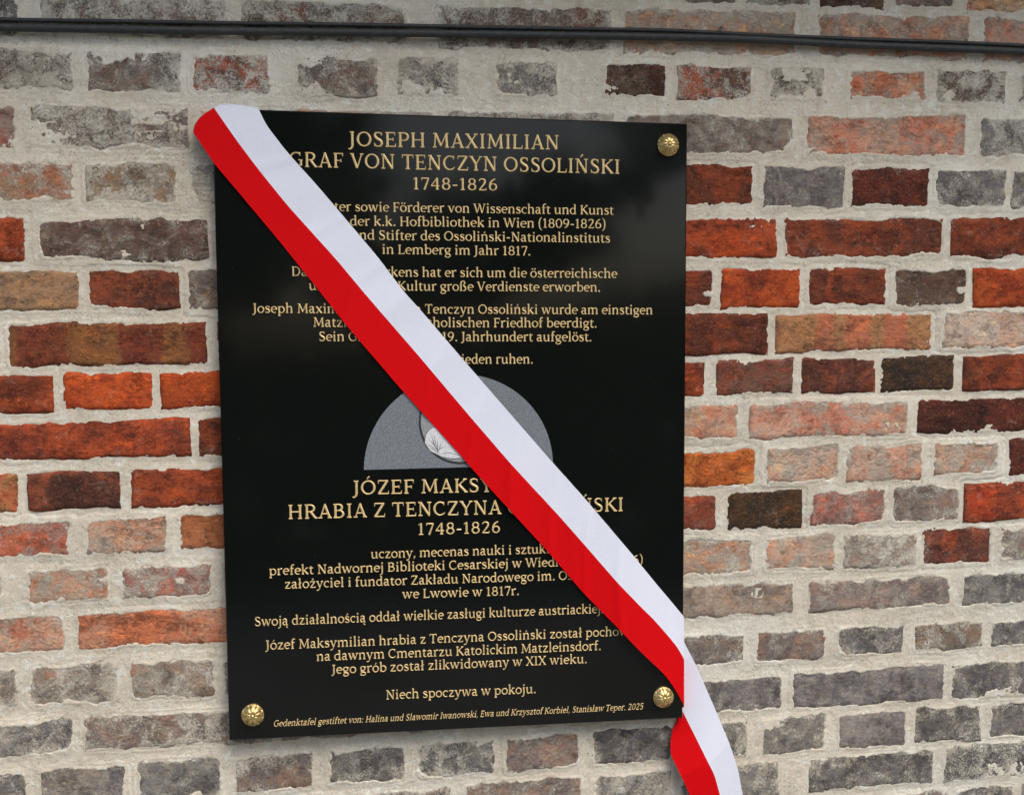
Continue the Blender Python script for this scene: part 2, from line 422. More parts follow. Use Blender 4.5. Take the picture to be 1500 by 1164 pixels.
BANDS = {'B': [(0.0, .05, 'A'), (.05, .29, 'B'), (.29, .55, 'A'), (.55, .78, 'B'), (.78, .90, 'A'), (.90, 1.01, 'B')],
         'W': [(0.0, .25, 'B'), (.25, .36, 'A'), (.36, .44, 'B'), (.44, .60, 'A'), (.60, .68, 'B'), (.68, .84, 'A'), (.84, 1.01, 'B')]}

wall = empty('brick_wall', (0.5, 0.05, -1.5), 'old wall of mixed red, pink and blue-grey bricks in pale smeared mortar behind the plaque', 'brick wall')
wall_inv = Vector((-0.5, -0.05, 1.5))

# one grid for the mortar: 2 mm where it is seen, coarser outside the frame
def axis(a, b, c, d, fine, coarse):
    return np.concatenate([np.arange(a, b, coarse), np.arange(b, c, fine), np.arange(c, d + coarse, coarse)])
gx = axis(X0, -0.40, 1.53, X1, 0.0021, 0.006)
gz = axis(Z0, -1.28, 0.27, Z1, 0.0021, 0.006)
GX, GZ = np.meshgrid(gx, gz)
D = np.full(GX.shape, -0.02)      # depth inside the nearest brick
S = np.zeros(GX.shape)
JB = np.zeros(GX.shape)           # tooled bed-joint ledges

bid = 0
rb = random.Random(5)
for ci, (top, bot, lst) in enumerate(courses):
    for (xa, xb, kind, s, v) in lst:
        bid += 1
        j = [rb.uniform(-.0026, .0026) for _ in range(4)]
        def ztop(x): return row_z(top, x) + 0.0030 * vnoise(x, x * 0.3, 17, bid) + 0.0016 * vnoise(x, x * 0.3, 55, bid) + j[0] + (x - xa) / (xb - xa) * (j[1] - j[0])
        def zbot(x): return row_z(bot, x) + 0.0030 * vnoise(x, x * 0.3, 17, bid + 7) + 0.0016 * vnoise(x, x * 0.3, 55, bid + 7) + j[2] + (x - xa) / (xb - xa) * (j[3] - j[2])
        i0, i1 = np.searchsorted(gx, [xa - .02, xb + .02])
        zlo, zhi = min(zbot(xa), zbot(xb)) - .02, max(ztop(xa), ztop(xb)) + .02
        k0, k1 = np.searchsorted(gz, [zlo, zhi])
        x = GX[k0:k1, i0:i1]; z = GZ[k0:k1, i0:i1]
        if x.size:
            dx = np.minimum(x - xa, xb - x); dz = np.minimum(ztop(x) - z, z - zbot(x))
            r = 0.004 + 0.013 * ((bid * 7919) % 97) / 97.0
            ax = np.maximum(r - dx, 0); az = np.maximum(r - dz, 0)
            d = np.where((dx < r) & (dz < r), r - np.hypot(ax, az), np.minimum(dx, dz))
            sub = D[k0:k1, i0:i1]
            better = d > sub
            sub[better] = d[better]
            S[k0:k1, i0:i1][better] = s
        # --- the brick itself
        nx = max(6, int((xb - xa) / 0.005)); nz = max(6, int((ztop(xa) - zbot(xa)) / 0.005))
        tx = np.linspace(0, 1, nx); tz = np.linspace(0, 1, nz)
        TX, TZ = np.meshgrid(tx, tz)
        bx = xa + (xb - xa) * TX
        bz = zbot(bx) + (ztop(bx) - zbot(bx)) * TZ
        ex = np.minimum(TX, 1 - TX) * (xb - xa); ez = np.minimum(TZ, 1 - TZ) * (ztop(xa) - zbot(xa))
        wob = 0.0020
        ux = np.where(ex < .001, 1.0, 0.3); uz = np.where(ez < .001, 1.0, 0.3)
        bx = bx + wob * fbm(bx, bz, 55, 3, bid) * ux
        bz = bz + wob * fbm(bx, bz, 55, 3, bid + 40) * uz
        e = np.minimum(ex, ez)
        rnd = np.clip(e / 0.006, 0, 1)
        tilt = rb.uniform(-.0012, .0012)
        h = 0.0016 + rb.uniform(-.0008, .001) + tilt * (TX - .5) * 2 + face_relief(bx, bz, bid) * 1.3 - 0.0030 * (1 - rnd) ** 2
        cx, cz = (xa + xb) / 2, (zbot(cx) + ztop(cx)) / 2 if False else 0
        cx = (xa + xb) / 2; cz = (zbot(cx) + ztop(cx)) / 2
        front = np.stack([bx - cx, -h, bz - cz], -1).reshape(-1, 3)
        ring = list(range(nx)) + [k * nx + nx - 1 for k in range(1, nz)] + [(nz - 1) * nx + k for k in range(nx - 2, -1, -1)] + [k * nx for k in range(nz - 2, 0, -1)]
        back = front[ring].copy(); back[:, 1] = 0.03
        nf = len(front); nr = len(ring)
        F = grid_faces(nx, nz)
        side = np.array([[ring[(k + 1) % nr], ring[k], nf + k, nf + (k + 1) % nr] for k in range(nr)])
        me = mesh_np('brick', np.vstack([front, back]), np.vstack([F, side]))
        nv = nf + nr
        A, B = PAL[kind]
        if rb.random() < .35 and kind not in 'OLYHKW':
            A, B = B, A
        jit = np.array([rb.uniform(.9, 1.1)] * 3) * np.array([rb.uniform(.96, 1.04) for _ in range(3)])
        for nm, c in (('tint_a', srgb(A) * jit), ('tint_b', srgb(B) * jit)):
            c = np.tile(c, (nv, 1))
            fx, fz = bx.ravel(), bz.ravel()
            if kind in BANDS and s < .06:
                tw = TX.ravel() + 0.02 * fbm(fx, fz, 40, 2, bid)
                for a0, a1, w_ in BANDS[kind]:
                    m_ = (tw >= a0) & (tw < a1)
                    own = srgb(PAL[kind][0 if w_ == 'A' else 1]); oth = srgb(PAL[kind][1 if w_ == 'A' else 0])
                    c[:nf][m_] = own * (1.0 if nm == 'tint_a' else .8) + oth * (0 if nm == 'tint_a' else .2)
            for (pc, pr, pcol) in PT:
                if xa - pr < pc[0] < xb + pr and zbot(cx) - .005 < pc[1] < ztop(cx) + .005:
                    q_ = pr - np.hypot(fx - pc[0], fz - pc[1]) + 0.55 * pr * fbm(fx, fz, 60, 3, bid + 2)
                    w_ = np.clip(q_ / 0.006, 0, 1)[:, None] * (0.85 if nm == 'tint_a' else 0.5)
                    c[:nf] = c[:nf] * (1 - w_) + pcol * w_
            at_ = me.attributes.new(nm, 'FLOAT_COLOR', 'POINT')
            rgba = np.ones((nv, 4), np.float32)
            rgba[:, :3] = np.minimum(c * (1.04 if kind in 'RODdZUX' else 1.12), 0.8)
            at_.data.foreach_set('color', rgba.ravel())
        for nm, val in (('smear', min(s * 1.06, .8)), ('veil', min(.6, v + (0.16 if s >= .28 else 0.0)))):
            at_ = me.attributes.new(nm, 'FLOAT', 'POINT')
            arr = np.full(nv, val, np.float32)
            if nm == 'smear':
                rim = (0.10 + 0.45 * s) * np.exp(-e / 0.007) * np.clip(0.7 + 1.2 * fbm(bx, bz, 30, 2, bid), 0, 2)
                arr[:nf] += (rim + 0.22 * s * fbm(bx, bz, 11, 2, bid + 3)).ravel()
            at_.data.foreach_set('value', arr)
        o = link('brick', me, M_BRICK, wall)
        o.location = (cx + wall_inv[0], WALL + wall_inv[1], cz + wall_inv[2])
print('bricks', bid)

# mortar height field
enc = (0.0015 + 0.020 * S ** 1.3) * np.clip(0.5 + 0.95 * fbm(GX, GZ, 24, 3, 71), 0, 2) * 0.62
enc = enc + 0.0085 * np.clip(fbm(GX, GZ, 34, 4, 55, 0.66) + 0.10, 0, 1) + 0.0016 * fbm(GX, GZ, 150, 3, 5) * (1 + 2 * S) + 0.0004
for (c, r) in CH:
    dd = np.hypot((GX - c[0]) * 0.85, GZ - c[1]) - 0.004 * fbm(GX, GZ, 90, 2, 3) if False else None
for (c, r) in CH:
    i0, i1 = np.searchsorted(gx, [c[0] - 2 * r, c[0] + 2 * r]); k0, k1 = np.searchsorted(gz, [c[1] - 2 * r, c[1] + 2 * r])
    x = GX[k0:k1, i0:i1]; z = GZ[k0:k1, i0:i1]
    if x.size:
        dd = r * 0.9 - np.hypot((x - c[0]) * .62, z - c[1]) + 0.75 * r * fbm(x, z, 60, 4, 8, 0.65)
        enc[k0:k1, i0:i1] = np.maximum(enc[k0:k1, i0:i1], np.where(dd > 0, 0.03, 0))
over = np.clip(D - enc, 0, 0.02)
base = 0.0004 + 0.0013 * fbm(GX, GZ, 14, 3, 21) + 0.0005 * fbm(GX, GZ, 60, 3, 31) + 0.0008 * fbm(GX, GZ, 230, 2, 41)
# pressed joints: a faint flat band with a lip along the bricks
lip = np.exp(-((D + 0.0035) / 0.0016) ** 2) * 0.0009 * np.clip(0.1 + 1.2 * vnoise(GX, GZ, 12, 12), 0, 1)
trough = np.clip((-D - 0.003) / 0.004, 0, 1) * -0.0010 * np.clip(0.5 + vnoise(GX, GZ, 9, 17), 0, 1)
film = np.clip(D / 0.004, 0, 1) * 0.0016      # mortar that lies over a brick is proud of it
Hm = base + trough + lip + film - over * 1.3 - 0.0020 * np.clip(1 - S / 0.25, 0, 1) * (D > -0.0195)
Hm = np.maximum(Hm, -0.012)
mv = np.stack([GX, WALL - Hm, GZ], -1).reshape(-1, 3)
mv = mv + np.array(wall_inv)[None, :]
mo = link('mortar', mesh_np('mortar', mv, grid_faces(len(gx), len(gz))), M_MORTAR, wall)

# unseen overhang, added above the frame to shade the upper wall
def added_shade_overhang():
    prof = [(-0.40, 0.600), (-0.40, 0.655), (0.0, 0.72), (0.30, 0.72), (0.30, 0.600), (0.03, 0.600), (-0.365, 0.600), (-0.370, 0.607), (-0.380, 0.607), (-0.385, 0.600)]
    x0, x1 = X0 - 1.2, X1 + 1.2
    V = [(x, y, z) for x in (x0, x1) for (y, z) in prof]
    n = len(prof)
    F = [(i, (i + 1) % n, n + (i + 1) % n, n + i) for i in range(n)] + [tuple(range(n)), tuple(range(2 * n - 1, n - 1, -1))]
    V = [(x + wall_inv[0], y + wall_inv[1], z + wall_inv[2]) for x, y, z in V]
    me = bpy.data.meshes.new('added_shade_overhang'); me.from_pydata(V, [], F); me.update()
    link('added_shade_overhang', me, M_MORTAR, wall)
added_shade_overhang()

# ---------------------------------------------------------------- memorial plaque
def make_granite():
    t = NT('black_polished_granite')
    p = t.pos()
    n = t.noise(p, 900, 3, 0.7)
    n2 = t.noise(p, 5, 4, 0.6)
    c = t.mix(t.step(n, 0.55, 0.8, 0, 0.7), (0.0052, 0.0064, 0.0058), (0.013, 0.0145, 0.014))
    vo = t.n('ShaderNodeTexVoronoi'); t.put(vo.inputs['Vector'], p); vo.inputs['Scale'].default_value = 34
    dust = t.step(vo.outputs['Distance'], 0.035, 0.015)
    c = t.mix(t.math('MULTIPLY', dust, 0.35), c, (0.10, 0.10, 0.095))
    r = t.step(n2, 0.3, 0.7, 0.05, 0.10)
    nr = t.bump(t.noise(p, 6, 2, 0.5), 0.15, 0.0012)
    return t.fin(c, r, nr, spec=0.33)
M_GRANITE = make_granite()

def box_bevel(name, x0, x1, y0, y1, z0, z1, ch, mat, parent):
    """slab whose front edges (y0 side) are chamfered"""
    v, f = [], []
    def loop(i, y):
        return [(x0 + i, y, z0 + i), (x1 - i, y, z0 + i), (x1 - i, y, z1 - i), (x0 + i, y, z1 - i)]
    for i, y in ((0, y1), (0, y0 + ch), (ch * .35, y0 + ch * .3), (ch, y0)):
        v += loop(i, y)
    for k in range(3):
        for a in range(4):
            b = (a + 1) % 4
            f.append((k * 4 + a, k * 4 + b, k * 4 + 4 + b, k * 4 + 4 + a))
    f.append((12, 13, 14, 15)); f.append((3, 2, 1, 0))
    me = bpy.data.meshes.new(name); me.from_pydata(v, [], f); me.update()
    import bmesh
    bm = bmesh.new(); bm.from_mesh(me); bmesh.ops.recalc_face_normals(bm, faces=bm.faces); bm.to_mesh(me); bm.free()
    return link(name, me, mat, parent)

plaque = empty('memorial_plaque', (0, 0, 0), 'black polished granite memorial plaque with gold German and Polish inscriptions on the brick wall', 'memorial plaque')
slab = box_bevel('slab', 0, PW, 0, 0.0195, -PH, 0, 0.0022, M_GRANITE, plaque)

# --- gilded serif lettering drawn with a pen: every stroke is (x, y, width) points, em = 1000, caps 700, x-height 500
T, t_, HS = 104, 60, 56
def ln(x0, y0, x1, y1, w0=T, w1=None):
    return [(x0, y0, w0), (x1, y1, w1 if w1 is not None else w0)]
def arc(cx, cy, rx, ry, a0, a1, T=T, t=t_, n=None):
    n = n or max(5, int(abs(a1 - a0) / 18))
    return [(cx + rx * math.cos(math.radians(a)), cy + ry * math.sin(math.radians(a)),
             t + (T - t) * math.cos(math.radians(a)) ** 2) for a in [a0 + (a1 - a0) * k / n for k in range(n + 1)]]
def cv(pts, n=4):
    out = []
    P = [pts[0]] + list(pts) + [pts[-1]]
    for i in range(1, len(P) - 2):
        for k in range(n):
            u = k / n
            out.append(tuple(0.5 * ((2 * P[i][c]) + (-P[i - 1][c] + P[i + 1][c]) * u + (2 * P[i - 1][c] - 5 * P[i][c] + 4 * P[i + 1][c] - P[i + 2][c]) * u * u
                       + (-P[i - 1][c] + 3 * P[i][c] - 3 * P[i + 1][c] + P[i + 2][c]) * u ** 3) for c in range(3)))
    out.append(pts[-1])
    return out
def sb(x, l=95, r=95, y=0):      # foot serif
    return ln(x - l, y + HS / 2, x + r, y + HS / 2, HS)
def st(x, l=95, r=95, y=700):    # head serif
    return ln(x - l, y - HS / 2, x + r, y - HS / 2, HS)
def flag(x, y):                  # slanted lower-case head serif
    return ln(x - 95, y - 52, x + 30, y - 20, 54, 60)

def glyphs():
    G = {}
    # capitals -------------------------------------------------
    G['A'] = (690, [ln(350, 700, 120, 28, 62), ln(330, 700, 575, 28, T), ln(200, 225, 490, 225, 54), sb(115, 95, 100), sb(580, 100, 95)])
    G['B'] = (640, [ln(150, 0, 150, 700), ln(60, 28, 330, 28, HS), ln(60, 672, 310, 672, HS), ln(150, 372, 340, 372, 54),
                    arc(310, 521, 165, 149, 90, -90), arc(330, 200, 200, 172, 90, -90)])
    G['C'] = (670, [arc(370, 350, 290, 322, 55, 300), ln(555, 690, 555, 510, 52, 40), cv([(515, 70, 56), (570, 110, 50), (605, 165, 46)])])
    G['D'] = (740, [ln(155, 0, 155, 700), ln(60, 28, 360, 28, HS), ln(60, 672, 350, 672, HS), arc(345, 350, 295, 322, 90, -90)])
    G['E'] = (600, [ln(155, 0, 155, 700), ln(60, 672, 525, 672, HS), ln(60, 28, 540, 28, HS), ln(155, 358, 425, 358, 54),
                    ln(508, 690, 508, 545, 50, 40), ln(530, 10, 545, 175, 50, 40), ln(425, 435, 425, 280, 44)])
    G['F'] = (560, [ln(155, 0, 155, 700), ln(60, 672, 515, 672, HS), ln(155, 345, 410, 345, 54), sb(155, 95, 115),
                    ln(500, 690, 500, 535, 50, 40), ln(412, 425, 412, 265, 44)])
    G['G'] = (720, [arc(375, 350, 292, 322, 52, 320), ln(560, 690, 560, 520, 52, 40), ln(605, 330, 605, 70, 96), ln(470, 330, 680, 330, 52)])
    G['H'] = (770, [ln(155, 0, 155, 700), ln(610, 0, 610, 700), ln(155, 355, 610, 355, 54), sb(155), sb(610), st(155), st(610)])
    G['I'] = (340, [ln(170, 0, 170, 700), sb(170, 105, 105), st(170, 105, 105)])
    G['J'] = (350, [cv([(185, 700, T), (185, 200, T), (180, 20, 98), (120, -95, 74), (20, -130, 62)]), ln(20, -130, 5, -85, 70, 60), st(180, 115, 100)])
    G['K'] = (690, [ln(155, 0, 155, 700), ln(570, 672, 195, 340, 60), ln(265, 400, 600, 28, T), sb(155), st(155), st(560, 95, 85), sb(610, 95, 75)])
    G['L'] = (570, [ln(155, 0, 155, 700), st(155, 95, 110), ln(60, 28, 520, 28, HS), ln(510, 10, 525, 185, 50, 40)])
    G['M'] = (900, [ln(150, 28, 190, 672, 64), ln(195, 690, 450, 110, 100, 92), ln(720, 690, 450, 70, 56), ln(715, 672, 755, 28, T),
                    sb(145, 90, 100), sb(755, 105, 95), st(185, 105, 40), st(730, 35, 100)])
    G['N'] = (760, [ln(155, 28, 155, 672, 62), ln(160, 690, 600, 20, T), ln(605, 10, 605, 672, 62), sb(155, 95, 100), st(150, 95, 30), st(605, 100, 95)])
    G['O'] = (760, [arc(380, 350, 300, 322, 0, 360)])
    G['P'] = (610, [ln(155, 0, 155, 700), ln(60, 672, 330, 672, HS), sb(155, 95, 120), ln(155, 318, 340, 318, 54), arc(335, 495, 195, 177, 90, -90)])
    G['R'] = (670, [ln(155, 0, 155, 700), ln(60, 672, 330, 672, HS), sb(155, 95, 105), ln(155, 345, 330, 345, 54), arc(325, 508, 185, 163, 90, -90),
                    ln(330, 345, 575, 20, T, 96), sb(600, 40, 75)])
    G['S'] = (560, [cv([(445, 585, 52), (380, 655, 58), (270, 674, 58), (160, 630, 84), (130, 520, 100), (200, 420, 104), (310, 350, 108), (420, 280, 104), (455, 170, 100), (410, 65, 84), (290, 26, 58), (180, 45, 56), (115, 120, 52)]),
                    ln(448, 680, 452, 520, 46, 38), ln(108, 20, 100, 195, 46, 38)])
    G['T'] = (640, [ln(320, 0, 320, 700), sb(320, 110, 110), ln(45, 672, 595, 672, HS), ln(62, 695, 52, 535, 50, 38), ln(578, 695, 588, 535, 50, 38)])
    G['U'] = (740, [cv([(150, 690, T), (150, 250, T), (180, 90, 92), (360, 25, 62), (530, 90, 62), (585, 250, 62), (585, 690, 62)]), st(150), st(585, 90, 90)])
    G['V'] = (690, [ln(110, 690, 350, 20, T), ln(585, 690, 355, 5, 60), st(110, 95, 95), st(590, 90, 85)])
    G['W'] = (1000, [ln(105, 690, 310, 20, T), ln(515, 660, 315, 5, 58), ln(500, 690, 700, 20, T), ln(895, 690, 705, 5, 58), st(105, 95, 90), st(500, 95, 60), st(900, 90, 85)])
    G['X'] = (690, [ln(125, 672, 565, 28, T), ln(560, 672, 125, 28, 60), st(120, 85, 100), st(560, 95, 85), sb(125, 85, 95), sb(570, 100, 85)])
    G['Y'] = (660, [ln(100, 680, 335, 320, T), ln(570, 680, 335, 310, 60), ln(335, 350, 335, 0), st(100, 90, 95), st(575, 90, 80), sb(335, 105, 105)])
    G['Z'] = (640, [ln(90, 672, 560, 672, HS), ln(80, 28, 575, 28, HS), ln(530, 672, 110, 28, T), ln(98, 695, 85, 530, 48, 38), ln(565, 5, 580, 180, 48, 38)])
    # lower case -----------------------------------------------
    G['a'] = (520, [cv([(90, 395, 66), (130, 455, 60), (230, 480, 62), (330, 440, 92), (352, 330, T), (350, 90, T), (400, 24, 70), (480, 30, 50)]),
                    cv([(350, 285, 54), (220, 270, 62), (100, 215, 88), (85, 130, 100), (125, 45, 80), (210, 24, 60), (300, 60, 56), (350, 130, 52)])])
    G['b'] = (590, [ln(135, 20, 135, 765), flag(135, 775), arc(315, 245, 200, 224, 135, -140, T, 56)])
    G['c'] = (480, [arc(285, 248, 212, 224, 50, 305, T, 56), ln(412, 470, 415, 345, 46, 38)])
    G['d'] = (590, [ln(440, 20, 440, 765), flag(440, 775), arc(275, 245, 200, 224, 40, 320, T, 56), sb(470, 20, 80)])
    G['e'] = (510, [arc(270, 248, 200, 224, 5, 310, T, 56), ln(80, 268, 465, 268, 50)])
    G['f'] = (370, [cv([(160, 0, T), (160, 520, T), (180, 680, 92), (265, 738, 64), (370, 725, 58)]), ln(40, 474, 335, 474, 52), sb(160, 90, 110)])
    G['g'] = (530, [arc(245, 325, 165, 150, 0, 360, 96, 54), ln(370, 440, 510, 455, 50), cv([(150, 190, 50), (105, 130, 66), (150, 65, 66), (330, 45, 88), (440, -30, 90), (420, -150, 72), (250, -205, 56), (95, -165, 62), (70, -90, 66), (150, -10, 54), (210, 20, 50)])])
    G['h'] = (630, [ln(140, 0, 140, 765), flag(140, 775), cv([(150, 370, 50), (230, 450, 58), (350, 478, 66), (450, 430, 92), (475, 300, T), (475, 0, T)]), sb(140, 90, 90), sb(475, 85, 90)])
    G['i'] = (320, [ln(155, 0, 155, 490), flag(155, 500), sb(155, 95, 95), ln(155, 620, 155, 730, 112)])
    G['j'] = (300, [cv([(160, 490, T), (160, 40, T), (150, -100, 92), (80, -185, 66), (-10, -205, 56)]), flag(160, 500), ln(160, 620, 160, 730, 112)])
    G['k'] = (590, [ln(140, 0, 140, 765), flag(140, 775), ln(440, 474, 175, 240, 58), ln(240, 300, 490, 24, T), ln(350, 474, 530, 474, 50), sb(140, 90, 80), sb(495, 85, 70)])
    G['l'] = (320, [ln(155, 0, 155, 765), flag(155, 775), sb(155, 95, 95)])
    G['m'] = (930, [ln(140, 0, 140, 490), flag(140, 500), cv([(150, 370, 50), (220, 450, 58), (330, 478, 66), (425, 430, 92), (450, 300, T), (450, 0, T)]),
                    cv([(460, 370, 50), (540, 450, 58), (650, 478, 66), (750, 430, 92), (775, 300, T), (775, 0, T)]), sb(140, 90, 85), sb(450, 80, 85), sb(775, 80, 90)])
    G['n'] = (630, [ln(140, 0, 140, 490), flag(140, 500), cv([(150, 370, 50), (230, 450, 58), (350, 478, 66), (450, 430, 92), (475, 300, T), (475, 0, T)]), sb(140, 90, 90), sb(475, 85, 90)])
    G['o'] = (560, [arc(280, 248, 212, 224, 0, 360, T, 56)])
    G['p'] = (600, [ln(140, -215, 140, 490), flag(140, 500), arc(320, 248, 200, 224, 140, -140, T, 56), sb(140, 90, 100, -215)])
    G['r'] = (440, [ln(140, 0, 140, 490), flag(140, 500), cv([(150, 350, 50), (220, 440, 62), (320, 476, 74), (410, 465, 80)]), sb(140, 90, 110)])
    G['s'] = (450, [cv([(350, 400, 50), (290, 465, 56), (200, 478, 58), (115, 430, 84), (110, 350, 94), (190, 285, 98), (290, 240, 98), (360, 170, 94), (345, 70, 84), (240, 24, 58), (150, 38, 54), (90, 95, 50)]),
                    ln(355, 480, 358, 365, 44, 38), ln(85, 15, 80, 135, 44, 38)])
    G['t'] = (380, [cv([(155, 600, 60), (155, 480, T), (155, 120, T), (200, 35, 80), (290, 24, 58), (360, 55, 50)]), ln(35, 474, 340, 474, 52)])
    G['u'] = (630, [cv([(135, 490, T), (135, 180, T), (165, 60, 90), (260, 22, 64), (370, 60, 54), (440, 130, 50)]), ln(470, 490, 470, 20), flag(135, 500), flag(470, 500), sb(500, 20, 80)])
    G['v'] = (560, [ln(105, 480, 280, 20, T), ln(460, 480, 285, 5, 58), st(100, 85, 90, 500), st(465, 85, 75, 500)])
    G['w'] = (820, [ln(100, 480, 250, 20, T), ln(415, 450, 255, 5, 56), ln(405, 480, 560, 20, T), ln(725, 480, 565, 5, 56), st(100, 85, 85, 500), st(405, 85, 50, 500), st(730, 85, 75, 500)])
    G['x'] = (560, [ln(110, 474, 450, 28, T), ln(445, 474, 110, 28, 58), st(110, 75, 85, 500), st(450, 80, 75, 500), sb(110, 75, 85), sb(455, 85, 75)])
    G['y'] = (560, [ln(105, 480, 285, 20, T), cv([(465, 480, 58), (300, 20, 58), (225, -140, 62), (130, -200, 62), (40, -190, 60)]), st(100, 85, 90, 500), st(470, 85, 75, 500)])
    G['z'] = (510, [ln(75, 474, 440, 474, 52), ln(65, 26, 455, 26, 52), ln(410, 474, 95, 26, 96), ln(82, 490, 75, 370, 44, 38), ln(450, 10, 458, 135, 44, 38)])
    G['\u00df'] = (640, [cv([(140, 0, T), (140, 520, T), (190, 690, 86), (310, 740, 60), (420, 680, 90), (430, 560, 96), (360, 470, 70), (350, 400, 76), (470, 290, 100), (510, 160, T), (440, 45, 84), (330, 22, 58), (270, 40, 54)]), sb(140, 90, 80), ln(50, 474, 140, 474, 50)])
    # figures ---------------------------------------------------
    G['0'] = (580, [arc(290, 350, 210, 322, 0, 360, 100, 56)])
    G['1'] = (440, [ln(225, 0, 225, 700), ln(235, 690, 80, 590, 62, 50), sb(225, 125, 125)])
    G['2'] = (560, [cv([(95, 560, 66), (150, 650, 58), (270, 676, 66), (400, 620, 94), (420, 500, 104), (340, 340, 90), (100, 40, 62)]), ln(85, 30, 480, 30, 62), ln(475, 10, 490, 150, 48, 38)])
    G['4'] = (590, [ln(400, 690, 60, 225, 60), ln(60, 225, 540, 225, 58), ln(400, 700, 400, 0), sb(400, 85, 95)])
    G['5'] = (550, [ln(130, 670, 450, 670, 60), ln(140, 680, 120, 390, 60), cv([(120, 385, 54), (240, 420, 60), (390, 380, 92), (455, 240, T), (400, 80, 92), (250, 26, 62), (90, 60, 66)])])
    G['6'] = (580, [arc(295, 215, 190, 190, 0, 360, 100, 56), cv([(110, 210, 96), (130, 400, 100), (240, 580, 84), (430, 690, 58)])])
    G['7'] = (520, [ln(70, 665, 480, 665, 66), ln(470, 665, 220, 0, 70, T), ln(80, 690, 72, 545, 48, 38)])
    G['8'] = (580, [arc(290, 520, 160, 155, 0, 360, 92, 54), arc(290, 195, 195, 172, 0, 360, 100, 56)])
    G['9'] = (580, [arc(280, 480, 190, 190, 0, 360, 100, 56), cv([(468, 490, 96), (445, 300, 100), (335, 115, 84), (150, 5, 58)])])
    G['.'] = (260, [ln(130, -4, 130, 112, 118)])
    G[','] = (260, [ln(135, 112, 135, 0, 112, 90), ln(140, 10, 70, -130, 80, 40)])
    G[':'] = (280, [ln(140, -4, 140, 112, 118), ln(140, 360, 140, 476, 118)])
    G['-'] = (380, [ln(60, 265, 320, 265, 74)])
    G['('] = (340, [cv([(290, 790, 46), (150, 600, 84), (105, 300, 96), (150, 0, 84), (290, -190, 46)])])
    G[')'] = (340, [cv([(50, 790, 46), (190, 600, 84), (235, 300, 96), (190, 0, 84), (50, -190, 46)])])
    def acc(base, extra, adv=0):
        a, s = G[base]; return (a + adv, s + extra)
    ac = lambda x, y: ln(x - 45, y, x + 75, y + 130, 44, 82)
    G['\u0144'] = acc('n', [ac(300, 580)]); G['\u015b'] = acc('s', [ac(220, 580)]); G['\u00f3'] = acc('o', [ac(275, 580)])
    G['\u0143'] = acc('N', [ac(360, 770)]); G['\u00d3'] = acc('O', [ac(370, 770)])
    G['\u00f6'] = acc('o', [ln(180, 600, 180, 705, 104), ln(380, 600, 380, 705, 104)])
    G['\u00e4'] = acc('a', [ln(160, 600, 160, 705, 104), ln(350, 600, 350, 705, 104)])
    G['\u00fc'] = acc('u', [ln(190, 600, 190, 705, 104), ln(400, 600, 400, 705, 104)])
    G['\u017c'] = acc('z', [ln(255, 600, 255, 710, 108)])
    G['\u0142'] = (340, G['l'][1] + [ln(30, 300, 290, 440, 56)])
    G['\u0105'] = acc('a', [cv([(410, 10, 50), (350, -80, 62), (360, -160, 66), (450, -180, 46)])])
    return G
GL = glyphs()

def make_gold_text():
    t = NT('gilded_lettering')
    p = t.pos()
    n = t.noise(p, 300, 3, 0.6)
    c = t.mix(t.step(n, 0.35, 0.7), (0.70, 0.51, 0.23), (0.84, 0.66, 0.35))
    return t.fin(c, 0.5, None, metallic=0.35)
M_GOLD = make_gold_text()

def strokes_mesh(strokes, place, ridge):
    """ridged pen strokes -> verts, faces. place(x,y)->(X,Z); ridge = crest height"""
    V, F = [], []
    for s in strokes:
        n = len(s); b = len(V)
        for i, (x, y, w) in enumerate(s):
            x0, y0, _ = s[max(i - 1, 0)]; x1, y1, _ = s[min(i + 1, n - 1)]
            dx, dy = x1 - x0, y1 - y0
            L = math.hypot(dx, dy) or 1.0
            nx_, ny_ = -dy / L * w / 2, dx / L * w / 2
            a = place(x + nx_, y + ny_); c = place(x, y); e = place(x - nx_, y - ny_)
            V += [(a[0], -0.00004, a[1]), (c[0], -ridge * (0.7 + 0.3 * w / 104), c[1]), (e[0], -0.00004, e[1])]
            if i:
                q = b + 3 * i
                F += [(q - 3, q - 2, q + 1, q), (q - 2, q - 1, q + 2, q + 1)]
        F += [(b, b + 2, b + 1, b + 1), (b + 3 * (n - 1), b + 3 * (n - 1) + 1, b + 3 * (n - 1) + 2, b + 3 * (n - 1) + 2)]
    return V, F

def text_width(s, track, trail=True):
    w = 0
    for ch in s:
        w += (250 if ch == ' ' else GL[ch][0]) + track
    return w

